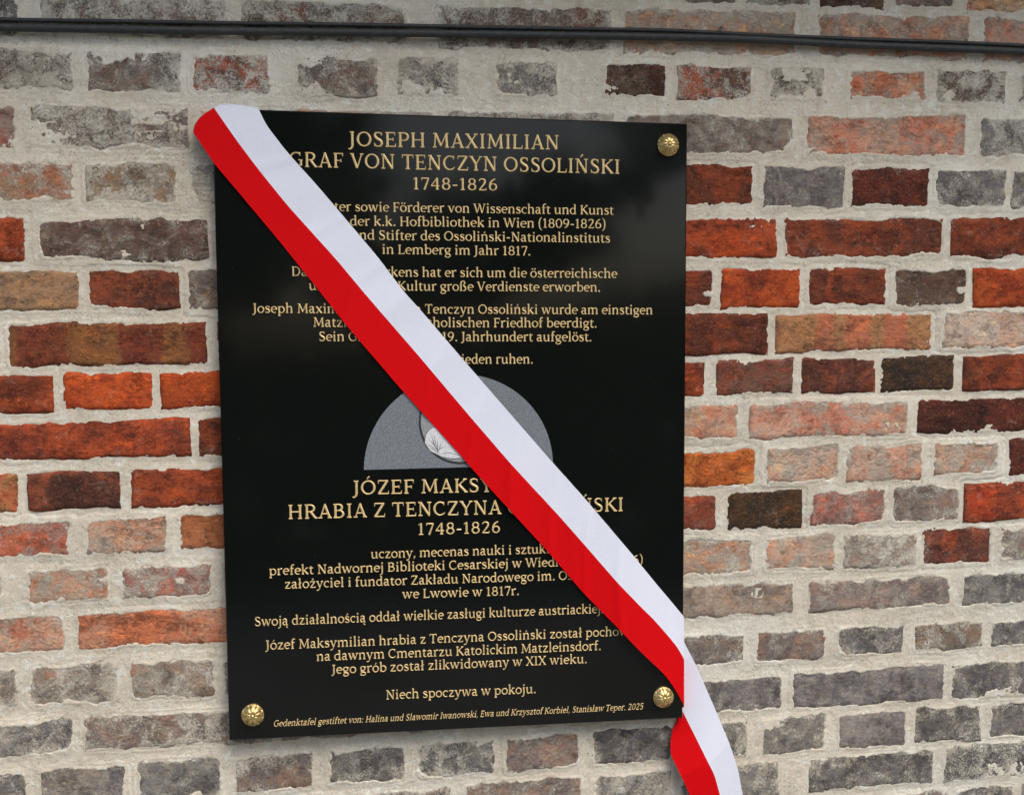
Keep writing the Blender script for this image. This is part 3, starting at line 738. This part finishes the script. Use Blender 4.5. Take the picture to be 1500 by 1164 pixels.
def inscription(full, vis0, vis1, pa, pb, cap_px, track=0, italic=False):
    """the run full[vis0:vis1] spans pixel points pa..pb along its baseline; the rest of the line follows at the same pitch"""
    A = at(*pa); B = at(*pb)
    du = math.hypot(B[0] - A[0], B[1] - A[1])
    ux, uz = (B[0] - A[0]) / du, (B[1] - A[1]) / du
    run = full[vis0:vis1]
    # metres per em unit from cap height
    mid = ((pa[0] + pb[0]) / 2, (pa[1] + pb[1]) / 2)
    c0 = at(*mid); c1 = at(mid[0], mid[1] - cap_px)
    ky = (c1[1] - c0[1]) / 700.0
    nat = text_width(run, track) - 90
    kx = du / nat
    off = -text_width(full[:vis0], track) - 45
    strokes = []
    for ch in full:
        if ch != ' ':
            adv, ss = GL[ch]
            for s in ss:
                wk = 1.06
                strokes.append([((x if not italic else x) + off, y, w * wk) for (x, y, w) in s])
        off += (250 if ch == ' ' else GL[ch][0]) + track
    sl = 0.2 if italic else 0.0
    def place(x, y):
        u = x * kx + y * ky * sl
        return A[0] + ux * u - uz * 0 , A[1] + uz * u + y * ky
    V, F = strokes_mesh(strokes, place, 32 * ky)
    me = bpy.data.meshes.new('inscription_line')
    F = [tuple(dict.fromkeys(f)) for f in F]
    me.from_pydata(V, [], F); me.update()
    o = link('inscription_line', me, M_GOLD, plaque)
    print('%-24s kx/ky %.3f' % (full[:24], kx / ky))
    return o

def idx(full, sub):
    i = full.index(sub); return i, i + len(sub)
LINES = [
 ('JOSEPH MAXIMILIAN', None, (512, 214.5), (819, 219.5), 21.5, 18, 0),
 ('GRAF VON TENCZYN OSSOLIŃSKI', None, (424, 244.5), (908, 255), 21.5, 18, 0),
 ('1748-1826', None, (605, 277.5), (729, 279.5), 17.5, 30, 0),
 ('Gelehrter sowie Förderer von Wissenschaft und Kunst', 'sowie Förderer von Wissenschaft und Kunst', (520.5, 309.7), (898.4, 314.8), 13.6, 0, 0),
 ('Präfekt der k.k. Hofbibliothek in Wien (1809-1826)', 'der k.k. Hofbibliothek in Wien (1809-1826)', (513, 330.5), (887, 334.8), 13.6, 0, 0),
 ('Gründer und Stifter des Ossoliński-Nationalinstituts', 'Stifter des Ossoliński-Nationalinstituts', (555, 351.4), (893.4, 355.6), 13.6, 0, 0),
 ('in Lemberg im Jahr 1817.', None, (560, 372), (776.8, 374.3), 13.6, 0, 0),
 ('Dank seines Wirkens hat er sich um die österreichische', None, (427.5, 404.3), (903.5, 407.3), 13.6, 0, 0),
 ('und polnische Kultur große Verdienste erworben.', None, (453, 425), (879, 427.3), 13.6, 0, 0),
 ('Joseph Maximilian Graf von Tenczyn Ossoliński wurde am einstigen', None, (370.8, 458.3), (955.8, 460.6), 13.6, 0, 0),
 ('Matzleinsdorfer katholischen Friedhof beerdigt.', None, (459, 478.7), (874, 479.8), 13.6, 0, 0),
 ('Sein Grab wurde im 19. Jahrhundert aufgelöst.', None, (467.3, 499.6), (866.4, 500), 13.6, 0, 0),
 ('Möge er in Frieden ruhen.', 'ieden ruhen.', (676, 532.8), (780.5, 532.5), 13.6, 0, 0),
 ('JÓZEF MAKSYMILIAN', 'JÓZEF MAKS', (518, 724.5), (701.6, 720.6), 20.5, 18, 0),
 ('HRABIA Z TENCZYNA OSSOLIŃSKI', None, (422.6, 760.2), (913, 748.4), 20.5, 18, 0),
 ('1748-1826', None, (612.4, 783.3), (733.2, 780), 17, 30, 0),
 ('uczony, mecenas nauki i sztuki,', 'uczony, mecenas nauki i sztuk', (543.7, 817.6), (799, 810), 13.2, 0, 0),
 ('prefekt Nadwornej Biblioteki Cesarskiej w Wiedniu (1809-1826)', None, (394.7, 842.3), (941.5, 825.2), 13.2, 0, 0),
 ('założyciel i fundator Zakładu Narodowego im. Ossolińskich', 'założyciel i fundator Zakładu Narodowego im. O', (417.5, 861.8), (830.5, 848.8), 13.2, 0, 0),
 ('we Lwowie w 1817r.', None, (589.8, 876.3), (760.3, 871), 13.2, 0, 0),
 ('Swoją działalnością oddał wielkie zasługi kulturze austriackiej.', 'Swoją działalnością oddał wielkie zasługi kulturze austriackie', (373.2, 916.8), (874.6, 897.6), 13.2, 0, 0),
 ('Józef Maksymilian hrabia z Tenczyna Ossoliński został pochowany', 'Józef Maksymilian hrabia z Tenczyna Ossoliński został pocho', (389.7, 951.2), (906, 930.6), 13.2, 0, 0),
 ('na dawnym Cmentarzu Katolickim Matzleinsdorf.', None, (464, 967.6), (880, 951.5), 13.2, 0, 0),
 ('Jego grób został zlikwidowany w XIX wieku.', None, (486.5, 986.6), (859.5, 970.6), 13.2, 0, 0),
 ('Niech spoczywa w pokoju.', None, (565.8, 1023.8), (784.8, 1014.6), 13.2, 0, 0),
 ('Gedenktafel gestiftet von: Halina und Slawomir Iwanowski, Ewa und Krzysztof Korbiel, Stanisław Teper. 2025', None, (400.6, 1063.7), (941.3, 1038.2), 9.0, 0, 1),
]
for full, sub, pa, pb, cap, track, ital in LINES:
    a, b = idx(full, sub) if sub else (0, len(full))
    inscription(full, a, b, pa, pb, cap, track, bool(ital))

# --- emblem: matt grey arch with an oval relief portrait medallion, engraved into the slab
def make_grey_granite():
    t = NT('blasted_grey_granite')
    p = t.pos()
    n = t.noise(p, 420, 4, 0.75); n2 = t.noise(p, 60, 3, 0.6)
    c = t.mix(t.step(n, 0.38, 0.64), (0.105, 0.124, 0.146), (0.225, 0.255, 0.285))
    c = t.mix(t.step(n2, 0.4, 0.65, 0, 0.3), c, (0.14, 0.155, 0.17))
    return t.fin(c, 0.8, t.bump(n, 0.5, 0.0008))
def flat_mat(name, c, r=0.7):
    t = NT(name)
    n = t.noise(t.pos(), 260, 4, 0.7)
    cc = t.mix(t.step(n, 0.35, 0.7), tuple(x * .86 for x in c), tuple(min(1, x * 1.12) for x in c))
    return t.fin(cc, r)
M_GREY = make_grey_granite()
M_CLOTH = flat_mat('engraved_white', (0.62, 0.64, 0.67))
M_DARK = flat_mat('engraved_dark', (0.02, 0.022, 0.024))
M_MEDAL = flat_mat('engraved_mid_grey', (0.27, 0.285, 0.30))

def poly_plate(name, pts_px, y0, th, mat, parent, wpx=True):
    P = [at(u, v, 0.0) if wpx else (u, v) for u, v in pts_px]
    n = len(P)
    c = (sum(p[0] for p in P) / n, sum(p[1] for p in P) / n)
    e = th * 1.2
    V = [(x, 0.0, z) for x, z in P] + [(x + (c[0] - x) * 0.006, y0 - th, z + (c[1] - z) * 0.006) for x, z in P]
    F = [tuple(range(n, 2 * n))] + [(i, (i + 1) % n, n + (i + 1) % n, n + i) for i in range(n)]
    me = bpy.data.meshes.new(name); me.from_pydata(V, [], F); me.update()
    import bmesh
    bm = bmesh.new(); bm.from_mesh(me); bmesh.ops.recalc_face_normals(bm, faces=bm.faces)
    bm.to_mesh(me); bm.free()
    return link(name, me, mat, parent)

arch = []
for k in range(49):
    a = math.pi * (1 - k / 48)
    # upright arch standing on its chord
    cxp, czp = 671.5, 0
    arch.append((671.5 + 138.5 * math.cos(a), 684.5 - 3.6 * math.cos(a) * 1.0 - 136.5 * math.sin(a)))
emblem = poly_plate('emblem_panel', arch, 0, 0.0003, M_GREY, plaque)
def oval(cx, cy, rx, ry, n=40, a0=0, a1=360):
    return [(cx + rx * math.cos(math.radians(a0 + (a1 - a0) * k / n)), cy + ry * math.sin(math.radians(a0 + (a1 - a0) * k / n))) for k in range(n)]
poly_plate('medallion_rim', oval(674, 618, 61, 62), 0, 0.0006, M_DARK, emblem)
poly_plate('medallion_field', oval(674.5, 617, 58.5, 59.5), 0, 0.0008, M_MEDAL, emblem)
poly_plate('garment', [(622, 648), (624, 636), (630, 628), (636, 626), (650, 632), (668, 640), (690, 652), (694, 664), (684, 671), (664, 672), (646, 668), (630, 660)], 0, 0.0011, M_CLOTH, emblem)
def pen(name, polys, mat, parent, y=-0.0013):
    V, F = [], []
    for s in polys:
        b = len(V); n = len(s)
        for i, (u, v, w) in enumerate(s):
            x0, y0, _ = s[max(i - 1, 0)]; x1, y1, _ = s[min(i + 1, n - 1)]
            L = math.hypot(x1 - x0, y1 - y0) or 1
            nx_, ny_ = -(y1 - y0) / L * w / 2, (x1 - x0) / L * w / 2
            for (uu, vv, yy) in ((u + nx_, v + ny_, y + .0003), (u, v, y), (u - nx_, v - ny_, y + .0003)):
                X, Z = at(uu, vv); V.append((X, yy, Z))
            if i:
                q = b + 3 * i
                F += [(q - 3, q - 2, q + 1, q), (q - 2, q - 1, q + 2, q + 1)]
    me = bpy.data.meshes.new(name); me.from_pydata(V, [], F); me.update()
    return link(name, me, mat, parent)
tuft = []
for k, (u, v) in enumerate([(631, 634), (635, 637), (628, 643), (626, 650), (641, 644), (646, 649), (634, 645), (650, 655), (630, 656)]):
    b = (642 - 0.25 * (k % 3), 663 - (k % 4))
    tuft.append(cv([(b[0], b[1], 0.5), ((b[0] + u) / 2 - 1.5 + k % 3, (b[1] + v) / 2 - 1, 1.5), (u, v, 0.3)]))
tuft += [cv([(646, 665, .5), (658, 663, 1.2), (672, 666, .7), (682, 664, .4)]), cv([(650, 669, .5), (662, 671.5, 1.6), (680, 670, .6)]),
         cv([(622, 640, .8), (627, 631, 1.2), (633, 626.5, .5)]), cv([(655, 648, .3), (662, 652, .8), (667, 659, .3)])]
pen('leaf_sprig', tuft, flat_mat('engraved_shade', (0.10, 0.105, 0.11)), emblem)

# --- brass rosettes over the fixing screws
def make_brass():
    t = NT('polished_brass')
    p = t.pos()
    n = t.noise(p, 180, 4, 0.6)
    c = t.mix(t.step(n, 0.35, 0.7), (0.60, 0.43, 0.15), (0.86, 0.70, 0.36))
    tn = t.noise(p, 45, 3, 0.6)
    c = t.mix(t.step(tn, 0.45, 0.65, 0, 0.6), c, (0.30, 0.20, 0.075))
    return t.fin(c, t.step(n, 0.3, 0.7, 0.22, 0.38), None, metallic=0.85)
M_BRASS = make_brass()
def rosette(u, v, rot):
    X, Z = at(u, v, -0.008)
    R = 0.0192
    nr, na = 14, 144
    V, F = [], []
    prof = [(0.16, .0150), (0.24, .0150), (0.36, .0146), (0.5, .0134), (0.62, .0118), (0.74, .0096), (0.84, .0072), (0.91, .0058), (0.95, .0060), (0.985, .0056), (1.0, .0042), (0.99, .0024), (0.93, .0010), (0.93, 0.0)]
    for k, (r, h) in enumerate(prof):
        for a in range(na):
            th = 2 * math.pi * a / na
            g = abs(math.sin(4.5 * th + rot))           # nine petals
            groove = (1 - min(1, g / 0.20)) ** 1.1
            puff = math.sqrt(g)
            amp = 1.0 if .2 < r < .93 and k < 8 else 0
            hh = h + amp * (0.0014 * puff - 0.0032 * groove) * min(1, r * 1.6)
            rr = r * (1 - (0.045 * groove if 7 <= k <= 10 else 0))
            V.append((R * rr * math.cos(th), -hh, R * rr * math.sin(th)))
    for k in range(len(prof) - 1):
        for a in range(na):
            b = (a + 1) % na
            F.append((k * na + a, k * na + b, (k + 1) * na + b, (k + 1) * na + a))
    c = len(V); V.append((0, -0.0148, 0))
    F += [(c, (a + 1) % na, a) for a in range(na)]
    me = bpy.data.meshes.new('rosette'); me.from_pydata(V, [], F); me.update()
    for pl in me.polygons: pl.use_smooth = True
    import bmesh
    bm = bmesh.new(); bm.from_mesh(me); bmesh.ops.recalc_face_normals(bm, faces=bm.faces); bm.to_mesh(me); bm.free()
    o = link('rosette', me, M_BRASS, plaque)
    o.location = (X, 0, Z)
    # centre boss
    V, F = [], []
    for k in range(7):
        th = math.pi / 2 * k / 6
        for a in range(24):
            ph = 2 * math.pi * a / 24
            V.append((.0036 * math.cos(th) * math.cos(ph), -0.0146 - .0034 * math.sin(th), .0036 * math.cos(th) * math.sin(ph)))
    for k in range(6):
        for a in range(24):
            b = (a + 1) % 24
            F.append((k * 24 + a, (k + 1) * 24 + a, (k + 1) * 24 + b, k * 24 + b))
    me = bpy.data.meshes.new('boss'); me.from_pydata(V, [], F); me.update()
    for pl in me.polygons: pl.use_smooth = True
    link('boss', me, M_BRASS, o)
rosette(979.5, 212, 0.3)
rosette(370, 1047.5, 0.9)
rosette(972.5, 1021.5, 1.6)

# ---------------------------------------------------------------- the white and red ribbon
def make_ribbon_mat(name, c1, c2, spec):
    t = NT(name)
    # fine ribs across the ribbon
    p = t.pos((1, 1, 1))
    rot = t.n('ShaderNodeMapping'); t.put(rot.inputs['Vector'], p)
    rot.inputs['Rotation'].default_value = (0, math.radians(-49), 0)
    w = t.n('ShaderNodeTexWave', wave_type='BANDS', bands_direction='X')
    t.put(w.inputs['Vector'], rot.outputs[0]); w.inputs['Scale'].default_value = 260; w.inputs['Distortion'].default_value = 0.3
    n = t.noise(p, 500, 3, 0.6)
    c = t.mix(t.step(n, 0.3, 0.7), c1, c2)
    nr = t.bump(t.math('ADD', w.outputs['Fac'], t.math('MULTIPLY', n, 0.6)), 0.12, 0.0004)
    m = t.fin(c, 0.62, nr, spec=spec)
    t.b.inputs['Sheen Weight'].default_value = 0.0
    t.b.inputs['Sheen Roughness'].default_value = 0.4
    return m
M_RED = make_ribbon_mat('red_satin', (0.56, 0.0022, 0.0045), (0.63, 0.0035, 0.006), 0.06)
M_WHITE = make_ribbon_mat('white_satin', (0.66, 0.705, 0.82), (0.72, 0.76, 0.87), 0.3)

LOW = [(284, 194.5), (313, 239), (356, 289.5), (406.7, 350), (430.7, 380), (470, 429), (505, 473.5), (587.4, 569.7), (680, 672.7), (692, 687), (741.3, 740.8), (802, 806.7), (855.3, 868.8), (900, 914), (940, 956), (974.7, 988), (993, 1014.7), (1002, 1034)]
MID = [(314, 159), (348.4, 208.4), (381, 251.5), (422, 302), (470, 355), (492.6, 380), (533.4, 429), (560, 459.7), (615, 523), (680, 600), (749, 680), (817.3, 753.5), (855.3, 796.5), (908, 857), (918.7, 867.5), (940, 890), (956.7, 905.5), (977, 929), (993.3, 948), (1002, 965)]
UPP = [(379, 160), (389, 182), (419, 221), (470, 278), (520.7, 337.6), (553, 376), (594, 430), (615, 452.8), (680, 528.4), (812, 680), (855.3, 728), (926.3, 811.7), (964, 858), (977, 873), (1002, 903)]
T_LOW = [(950, 1010), (970, 1035), (990, 1046), (993, 1052), (985, 1068), (982, 1086.7), (982.7, 1105), (990.7, 1121), (1001, 1142.7), (1010.7, 1164), (1026, 1200), (1046, 1250), (1062, 1300)]
T_MID = [(972, 968), (985, 1000), (994, 1030), (1001.3, 1044), (1014.7, 1070.7), (1033.3, 1108), (1046.7, 1134.7), (1054.7, 1164), (1066, 1200), (1084, 1250), (1100, 1300)]
T_UPP = [(992, 915), (1001.9, 939.5), (1020, 974.7), (1046.7, 1036), (1068, 1086.7), (1081.3, 1126.7), (1088, 1164), (1096, 1200), (1110, 1250), (1124, 1300)]

def resample(pl, n):
    P = np.array(pl, float)
    s = np.concatenate([[0], np.cumsum(np.hypot(*(P[1:] - P[:-1]).T))])
    q = np.linspace(0, s[-1], n)
    # light smoothing through a dense cubic-like average
    X = np.interp(q, s, P[:, 0]); Y = np.interp(q, s, P[:, 1])
    for _ in range(max(2, int(2 * (n / 110.0) ** 2))):
        X[1:-1] = (X[:-2] + 2 * X[1:-1] + X[2:]) / 4; Y[1:-1] = (Y[:-2] + 2 * Y[1:-1] + Y[2:]) / 4
    return np.stack([X, Y], 1)

def strip(E0, E1, yfun, ncol, start=None, a_w=0.0, b_w=1.0):
    """E0,E1 px polylines (n,2); yfun(t, c) depth; returns grid verts (rows along the ribbon)"""
    n = len(E0); V = []
    for i in range(n):
        t = i / (n - 1)
        row = []
        for j in range(ncol):
            c = j / (ncol - 1)
            p = E0[i] * (1 - c) + E1[i] * c
            if start is not None and i < 38:
                S_ = resample_n(start, ncol)[j]
                # slide from the folded end to the regular cross-section
                k = (1 - i / 38.0) ** 2
                off = S_ - (E0[0] * (1 - c) + E1[0] * c)
                p = p + off * k
            y = yfun(t, a_w + (b_w - a_w) * c)
            X, Z = at(p[0], p[1], y)
            row.append((X, y, Z))
        V.append(row)
    return V
def resample_n(pl, n):
    P = np.array(pl, float)
    s = np.concatenate([[0], np.cumsum(np.hypot(*(P[1:] - P[:-1]).T))])
    q = np.linspace(0, s[-1], n)
    return np.stack([np.interp(q, s, P[:, 0]), np.interp(q, s, P[:, 1])], 1)

def main_y(t, c):
    # taut over the slab, a little air and soft cross creases; loosens before the right-hand edge
    y = -0.0030 - 0.0010 * c
    y -= 0.0022 * math.exp(-((t - .36) / .035) ** 2) * (1 - 0.5 * c)
    for (q, w_, a_) in ((.10, .009, .0022), (.22, .008, .0020), (.31, .010, .0032), (.37, .007, .0018), (.47, .009, .0026), (.56, .007, .0022), (.64, .008, .0026), (.72, .008, .0028), (.79, .007, .0024), (.86, .009, .0026)):
        y -= 0.65 * a_ * math.exp(-((t - q + .022 * (c - .5)) / w_) ** 2) * (1 - .55 * c)
    y -= 0.0012 * math.sin(t * 23 + c * 1.3) * 0.5 + 0.0006 * math.sin(t * 61 - c * 2.0) * .5
    y -= 0.0016 * math.exp(-((t - .66 + .03 * c) / .02) ** 2) + 0.0014 * math.exp(-((t - .78 + .02 * c) / .018) ** 2)
    y -= 0.010 * math.exp(-((t - .90) / .07) ** 2) * (1 - .6 * c)
    if t > .96:
        y += 0.004 * (t - .96) / .04
    return y
def tail_y(t, c):
    # comes out from behind the slab and hangs free, close to the wall
    y = 0.0245 - 0.022 * min(1, max(0, (t - .16) / .3)) 
    y += 0.004 * math.sin(t * 9 + c * 2.4) * min(1, t * 3) - 0.003 * c
    return y
NR = 420
lo, mi, up = resample(LOW, NR), resample(MID, NR), resample(UPP, NR)
tl_, tm_, tu_ = resample(T_LOW, 160), resample(T_MID, 160), resample(T_UPP, 160)

def ribbon_mesh(name, grids, mat, parent, th=0.0004):
    V, F = [], []
    for g in grids:
        nr, nc = len(g), len(g[0]); b = len(V)
        for row in g: V += row
        for i in range(nr - 1):
            for j in range(nc - 1):
                F.append((b + i * nc + j, b + (i + 1) * nc + j, b + (i + 1) * nc + j + 1, b + i * nc + j + 1))
    me = bpy.data.meshes.new(name); me.from_pydata(V, [], F); me.update()
    for pl in me.polygons: pl.use_smooth = True
    o = link(name, me, mat, parent)
    md = o.modifiers.new('thickness', 'SOLIDIFY'); md.thickness = th; md.offset = 0; md.use_rim = False
    return o

def with_wraps(g):
    """adds the turn behind the top-left corner and the turn round the right-hand edge"""
    first, last = g[0], g[-1]
    pre = []
    for k, (dx, dz, y) in enumerate([(0.050, -0.055, .0235), (0.022, -0.026, .0232), (0.003, -0.004, .0225), (-0.001, 0.0015, .0195), (-0.0016, 0.0022, .010), (-0.0012, 0.0018, .001)]):
        pre.append([(x + dx, y, z + dz) for (x, yy, z) in first])
    post = []
    for y, dx in ((0.003, .0022), (0.012, .0024), (0.0205, .0018), (0.0245, -.006), (0.0250, -.03)):
        post.append([(PW + dx, y, z - 0.012 * (y / .025)) for (x, yy, z) in last])
    return [pre + [first], g, [last] + post]

ribbon = empty('ribbon', (0.0, 0.0, 0.0), 'white and red satin ribbon stretched diagonally across the black plaque, tail hanging lower right', 'ribbon')
RED_START = [(284, 195), (286, 184), (293, 174), (303, 166), (314, 159)]
WHITE_START = [(314, 159), (322, 153.5), (348, 154.0), (370, 157), (379, 160)]
g_red = with_wraps(strip(lo, mi, main_y, 10, RED_START, 0, .5))
g_white = with_wraps(strip(mi, up, main_y, 10, WHITE_START, .5, 1))
t_red = strip(tl_, tm_, tail_y, 9, None, 0, .5)
t_white = strip(tm_, tu_, tail_y, 9, None, .5, 1)
ribbon_mesh('red_stripe', g_red + [t_red], M_RED, ribbon)
ribbon_mesh('white_stripe', g_white + [t_white], M_WHITE, ribbon)

# ---------------------------------------------------------------- cables above the plaque
def make_cable_mat():
    t = NT('black_cable_sheath')
    p = t.pos()
    n = t.noise(p, 120, 5, 0.7); n2 = t.noise(t.pos((4, 30, 30)), 1.0, 4, 0.6)
    c = t.mix(t.step(n, 0.5, 0.72, 0, 0.6), (0.020, 0.024, 0.027), (0.070, 0.076, 0.078))
    c = t.mix(t.step(n2, 0.62, 0.74, 0, 0.5), c, (0.16, 0.155, 0.145))
    return t.fin(c, 0.60, t.bump(n, 0.3, 0.0006))
M_CABLE = make_cable_mat()
def tube(name, pts, r, mat, parent=None, seg=20):
    """pts list of (x,y,z); resampled, swept"""
    P = np.array(pts, float)
    n = 90
    s = np.concatenate([[0], np.cumsum(np.linalg.norm(P[1:] - P[:-1], axis=1))])
    q = np.linspace(0, s[-1], n)
    Q = np.stack([np.interp(q, s, P[:, k]) for k in range(3)], 1)
    for _ in range(6):
        Q[1:-1] = (Q[:-2] + 2 * Q[1:-1] + Q[2:]) / 4
    V, F = [], []
    for i in range(n):
        for a in range(seg):
            th = 2 * math.pi * a / seg
            V.append((Q[i][0], Q[i][1] + r * math.cos(th), Q[i][2] + r * math.sin(th)))
    for i in range(n - 1):
        for a in range(seg):
            b = (a + 1) % seg
            F.append((i * seg + a, i * seg + b, (i + 1) * seg + b, (i + 1) * seg + a))
    F.append(tuple(range(seg))); F.append(tuple(range(n * seg - 1, n * seg - seg - 1, -1)))
    me = bpy.data.meshes.new(name); me.from_pydata(V, [], F); me.update()
    for pl in me.polygons: pl.use_smooth = len(pl.vertices) == 4
    return link(name, me, mat, parent)
def cable_pts(px, y):
    out = [at(u, v, y) for u, v in px]
    a, b = out[0], out[-1]
    return [(X0 - .02, y, a[1] + 0.0)] + [(x, y, z) for x, z in out] + [(X1 + .02, y, b[1] - .004)]
thick = tube('thick_cable', cable_pts([(0, 40.5), (170, 43), (340, 46), (520, 47.8), (720, 50.5), (900, 53), (1000, 54.8), (1100, 57.5), (1250, 66), (1400, 71.5), (1500, 75.8)], 0.017), 0.0064, M_CABLE)
thick['label'] = 'thick black cable running along the wall above the plaque, lower of the two'
thick['category'] = 'cable'; thick['group'] = 'cables along the wall above the plaque'
thin = tube('thin_cable', cable_pts([(0, 29.5), (170, 31.5), (340, 34.5), (520, 36.5), (720, 40.5), (900, 43.5), (1000, 45), (1040, 47), (1060, 50), (1100, 51), (1250, 57.5), (1400, 62.5), (1500, 67)], 0.0245), 0.0036, M_CABLE, seg=12)
thin['label'] = 'thin black cable pressed against the wall directly above the thick cable'
thin['category'] = 'cable'; thin['group'] = 'cables along the wall above the plaque'
# clip over the cables
def clip(u, v):
    X, Z = at(u, v, 0.02)
    V, F = [], []
    path = [(0.0300, .0185), (0.0215, .0182), (0.0185, .0150), (0.0180, .0105), (0.0185, .0070), (0.0215, .0045)]
    w, th = 0.0022, 0.0009
    for (y, dz) in path:
        for sx in (-w, w):
            V += [(sx, y, dz), (sx, y - th, dz + th * .6)]
    n = len(path)
    for i in range(n - 1):
        a, b = i * 4, i * 4 + 4
        F += [(a + 1, a + 3, b + 3, b + 1), (a, b, b + 2, a + 2), (a, a + 1, b + 1, b), (a + 2, b + 2, b + 3, a + 3)]
    F += [(0, 2, 3, 1), (4 * n - 4, 4 * n - 3, 4 * n - 1, 4 * n - 2)]
    me = bpy.data.meshes.new('cable_clip'); me.from_pydata([(x + X, y, z + Z) for x, y, z in V], [], F); me.update()
    o = link('cable_clip', me, flat_mat('weathered_grey_metal', (0.08, 0.085, 0.08), 0.6))
    o['label'] = 'small grey metal clip holding the thin cable, above the right end of the slab'
    o['category'] = 'cable clip'
clip(1057, 55)

# ---------------------------------------------------------------- ground and the wood across the path (they light the wall and show in the polish)
def ground():
    n = 61
    g = np.linspace(-40, 40, n)
    X, Y = np.meshgrid(g, g - 39.9)
    Zg = -2.35 + 0.03 * fbm(X, Y, 0.3, 3, 4) * np.clip(-Y / 3, 0, 1)
    me = mesh_np('ground', np.stack([X, Y, Zg], -1).reshape(-1, 3), grid_faces(n, n))
    t = NT('pale_gravel')
    p = t.pos(); a = t.noise(p, 40, 6, 0.7); b = t.noise(p, 1.2, 4, 0.6)
    c = t.mix(t.step(a, 0.35, 0.65), (0.17, 0.17, 0.16), (0.29, 0.285, 0.27))
    c = t.mix(t.step(b, 0.5, 0.7), c, (0.10, 0.12, 0.06))
    o = link('ground', me, t.fin(c, 0.95, t.bump(a, 0.6, 0.02)))
    o['kind'] = 'structure'
ground()
def wood():
    rs = np.random.RandomState(3)
    N = 26000
    th = rs.uniform(math.radians(200), math.radians(340), N)
    r = rs.uniform(8.5, 13, N)
    x = r * np.cos(th) * 1.3; y = r * np.sin(th) - 1.0
    hmax = 4.4 + 3.0 * fbm(x, y, 0.45, 3, 2)
    z = -2.3 + hmax * rs.rand(N) ** 0.8
    # crowns stand apart: clumps with gaps of sky between them
    keep = (z < -0.5 + 0.6 * fbm(x, y, 0.5, 2, 9)) | (fbm(x, z, 0.55, 3, 14) > -0.02)
    x, y, z = x[keep], y[keep], z[keep]; N = len(x)
    c = np.stack([x, y, z], 1)
    a = rs.normal(size=(N, 3)); a /= np.linalg.norm(a, axis=1)[:, None]
    b = np.cross(a, rs.normal(size=(N, 3))); b /= np.linalg.norm(b, axis=1)[:, None]
    s = rs.uniform(.16, .34, N)[:, None]
    V = np.stack([c - a * s, c - b * s * .5, c + a * s, c + b * s * .5], 1).reshape(-1, 3)
    F = np.arange(4 * N).reshape(-1, 4)
    t = NT('dark_foliage')
    n = t.noise(t.pos(), 0.8, 4, 0.6)
    m = t.fin(t.mix(t.step(n, .35, .65), (0.025, 0.045, 0.018), (0.06, 0.085, 0.03)), 0.7)
    o = link('far_wood', mesh_np('far_wood', V, F, False), m)
    o['kind'] = 'stuff'
wood()
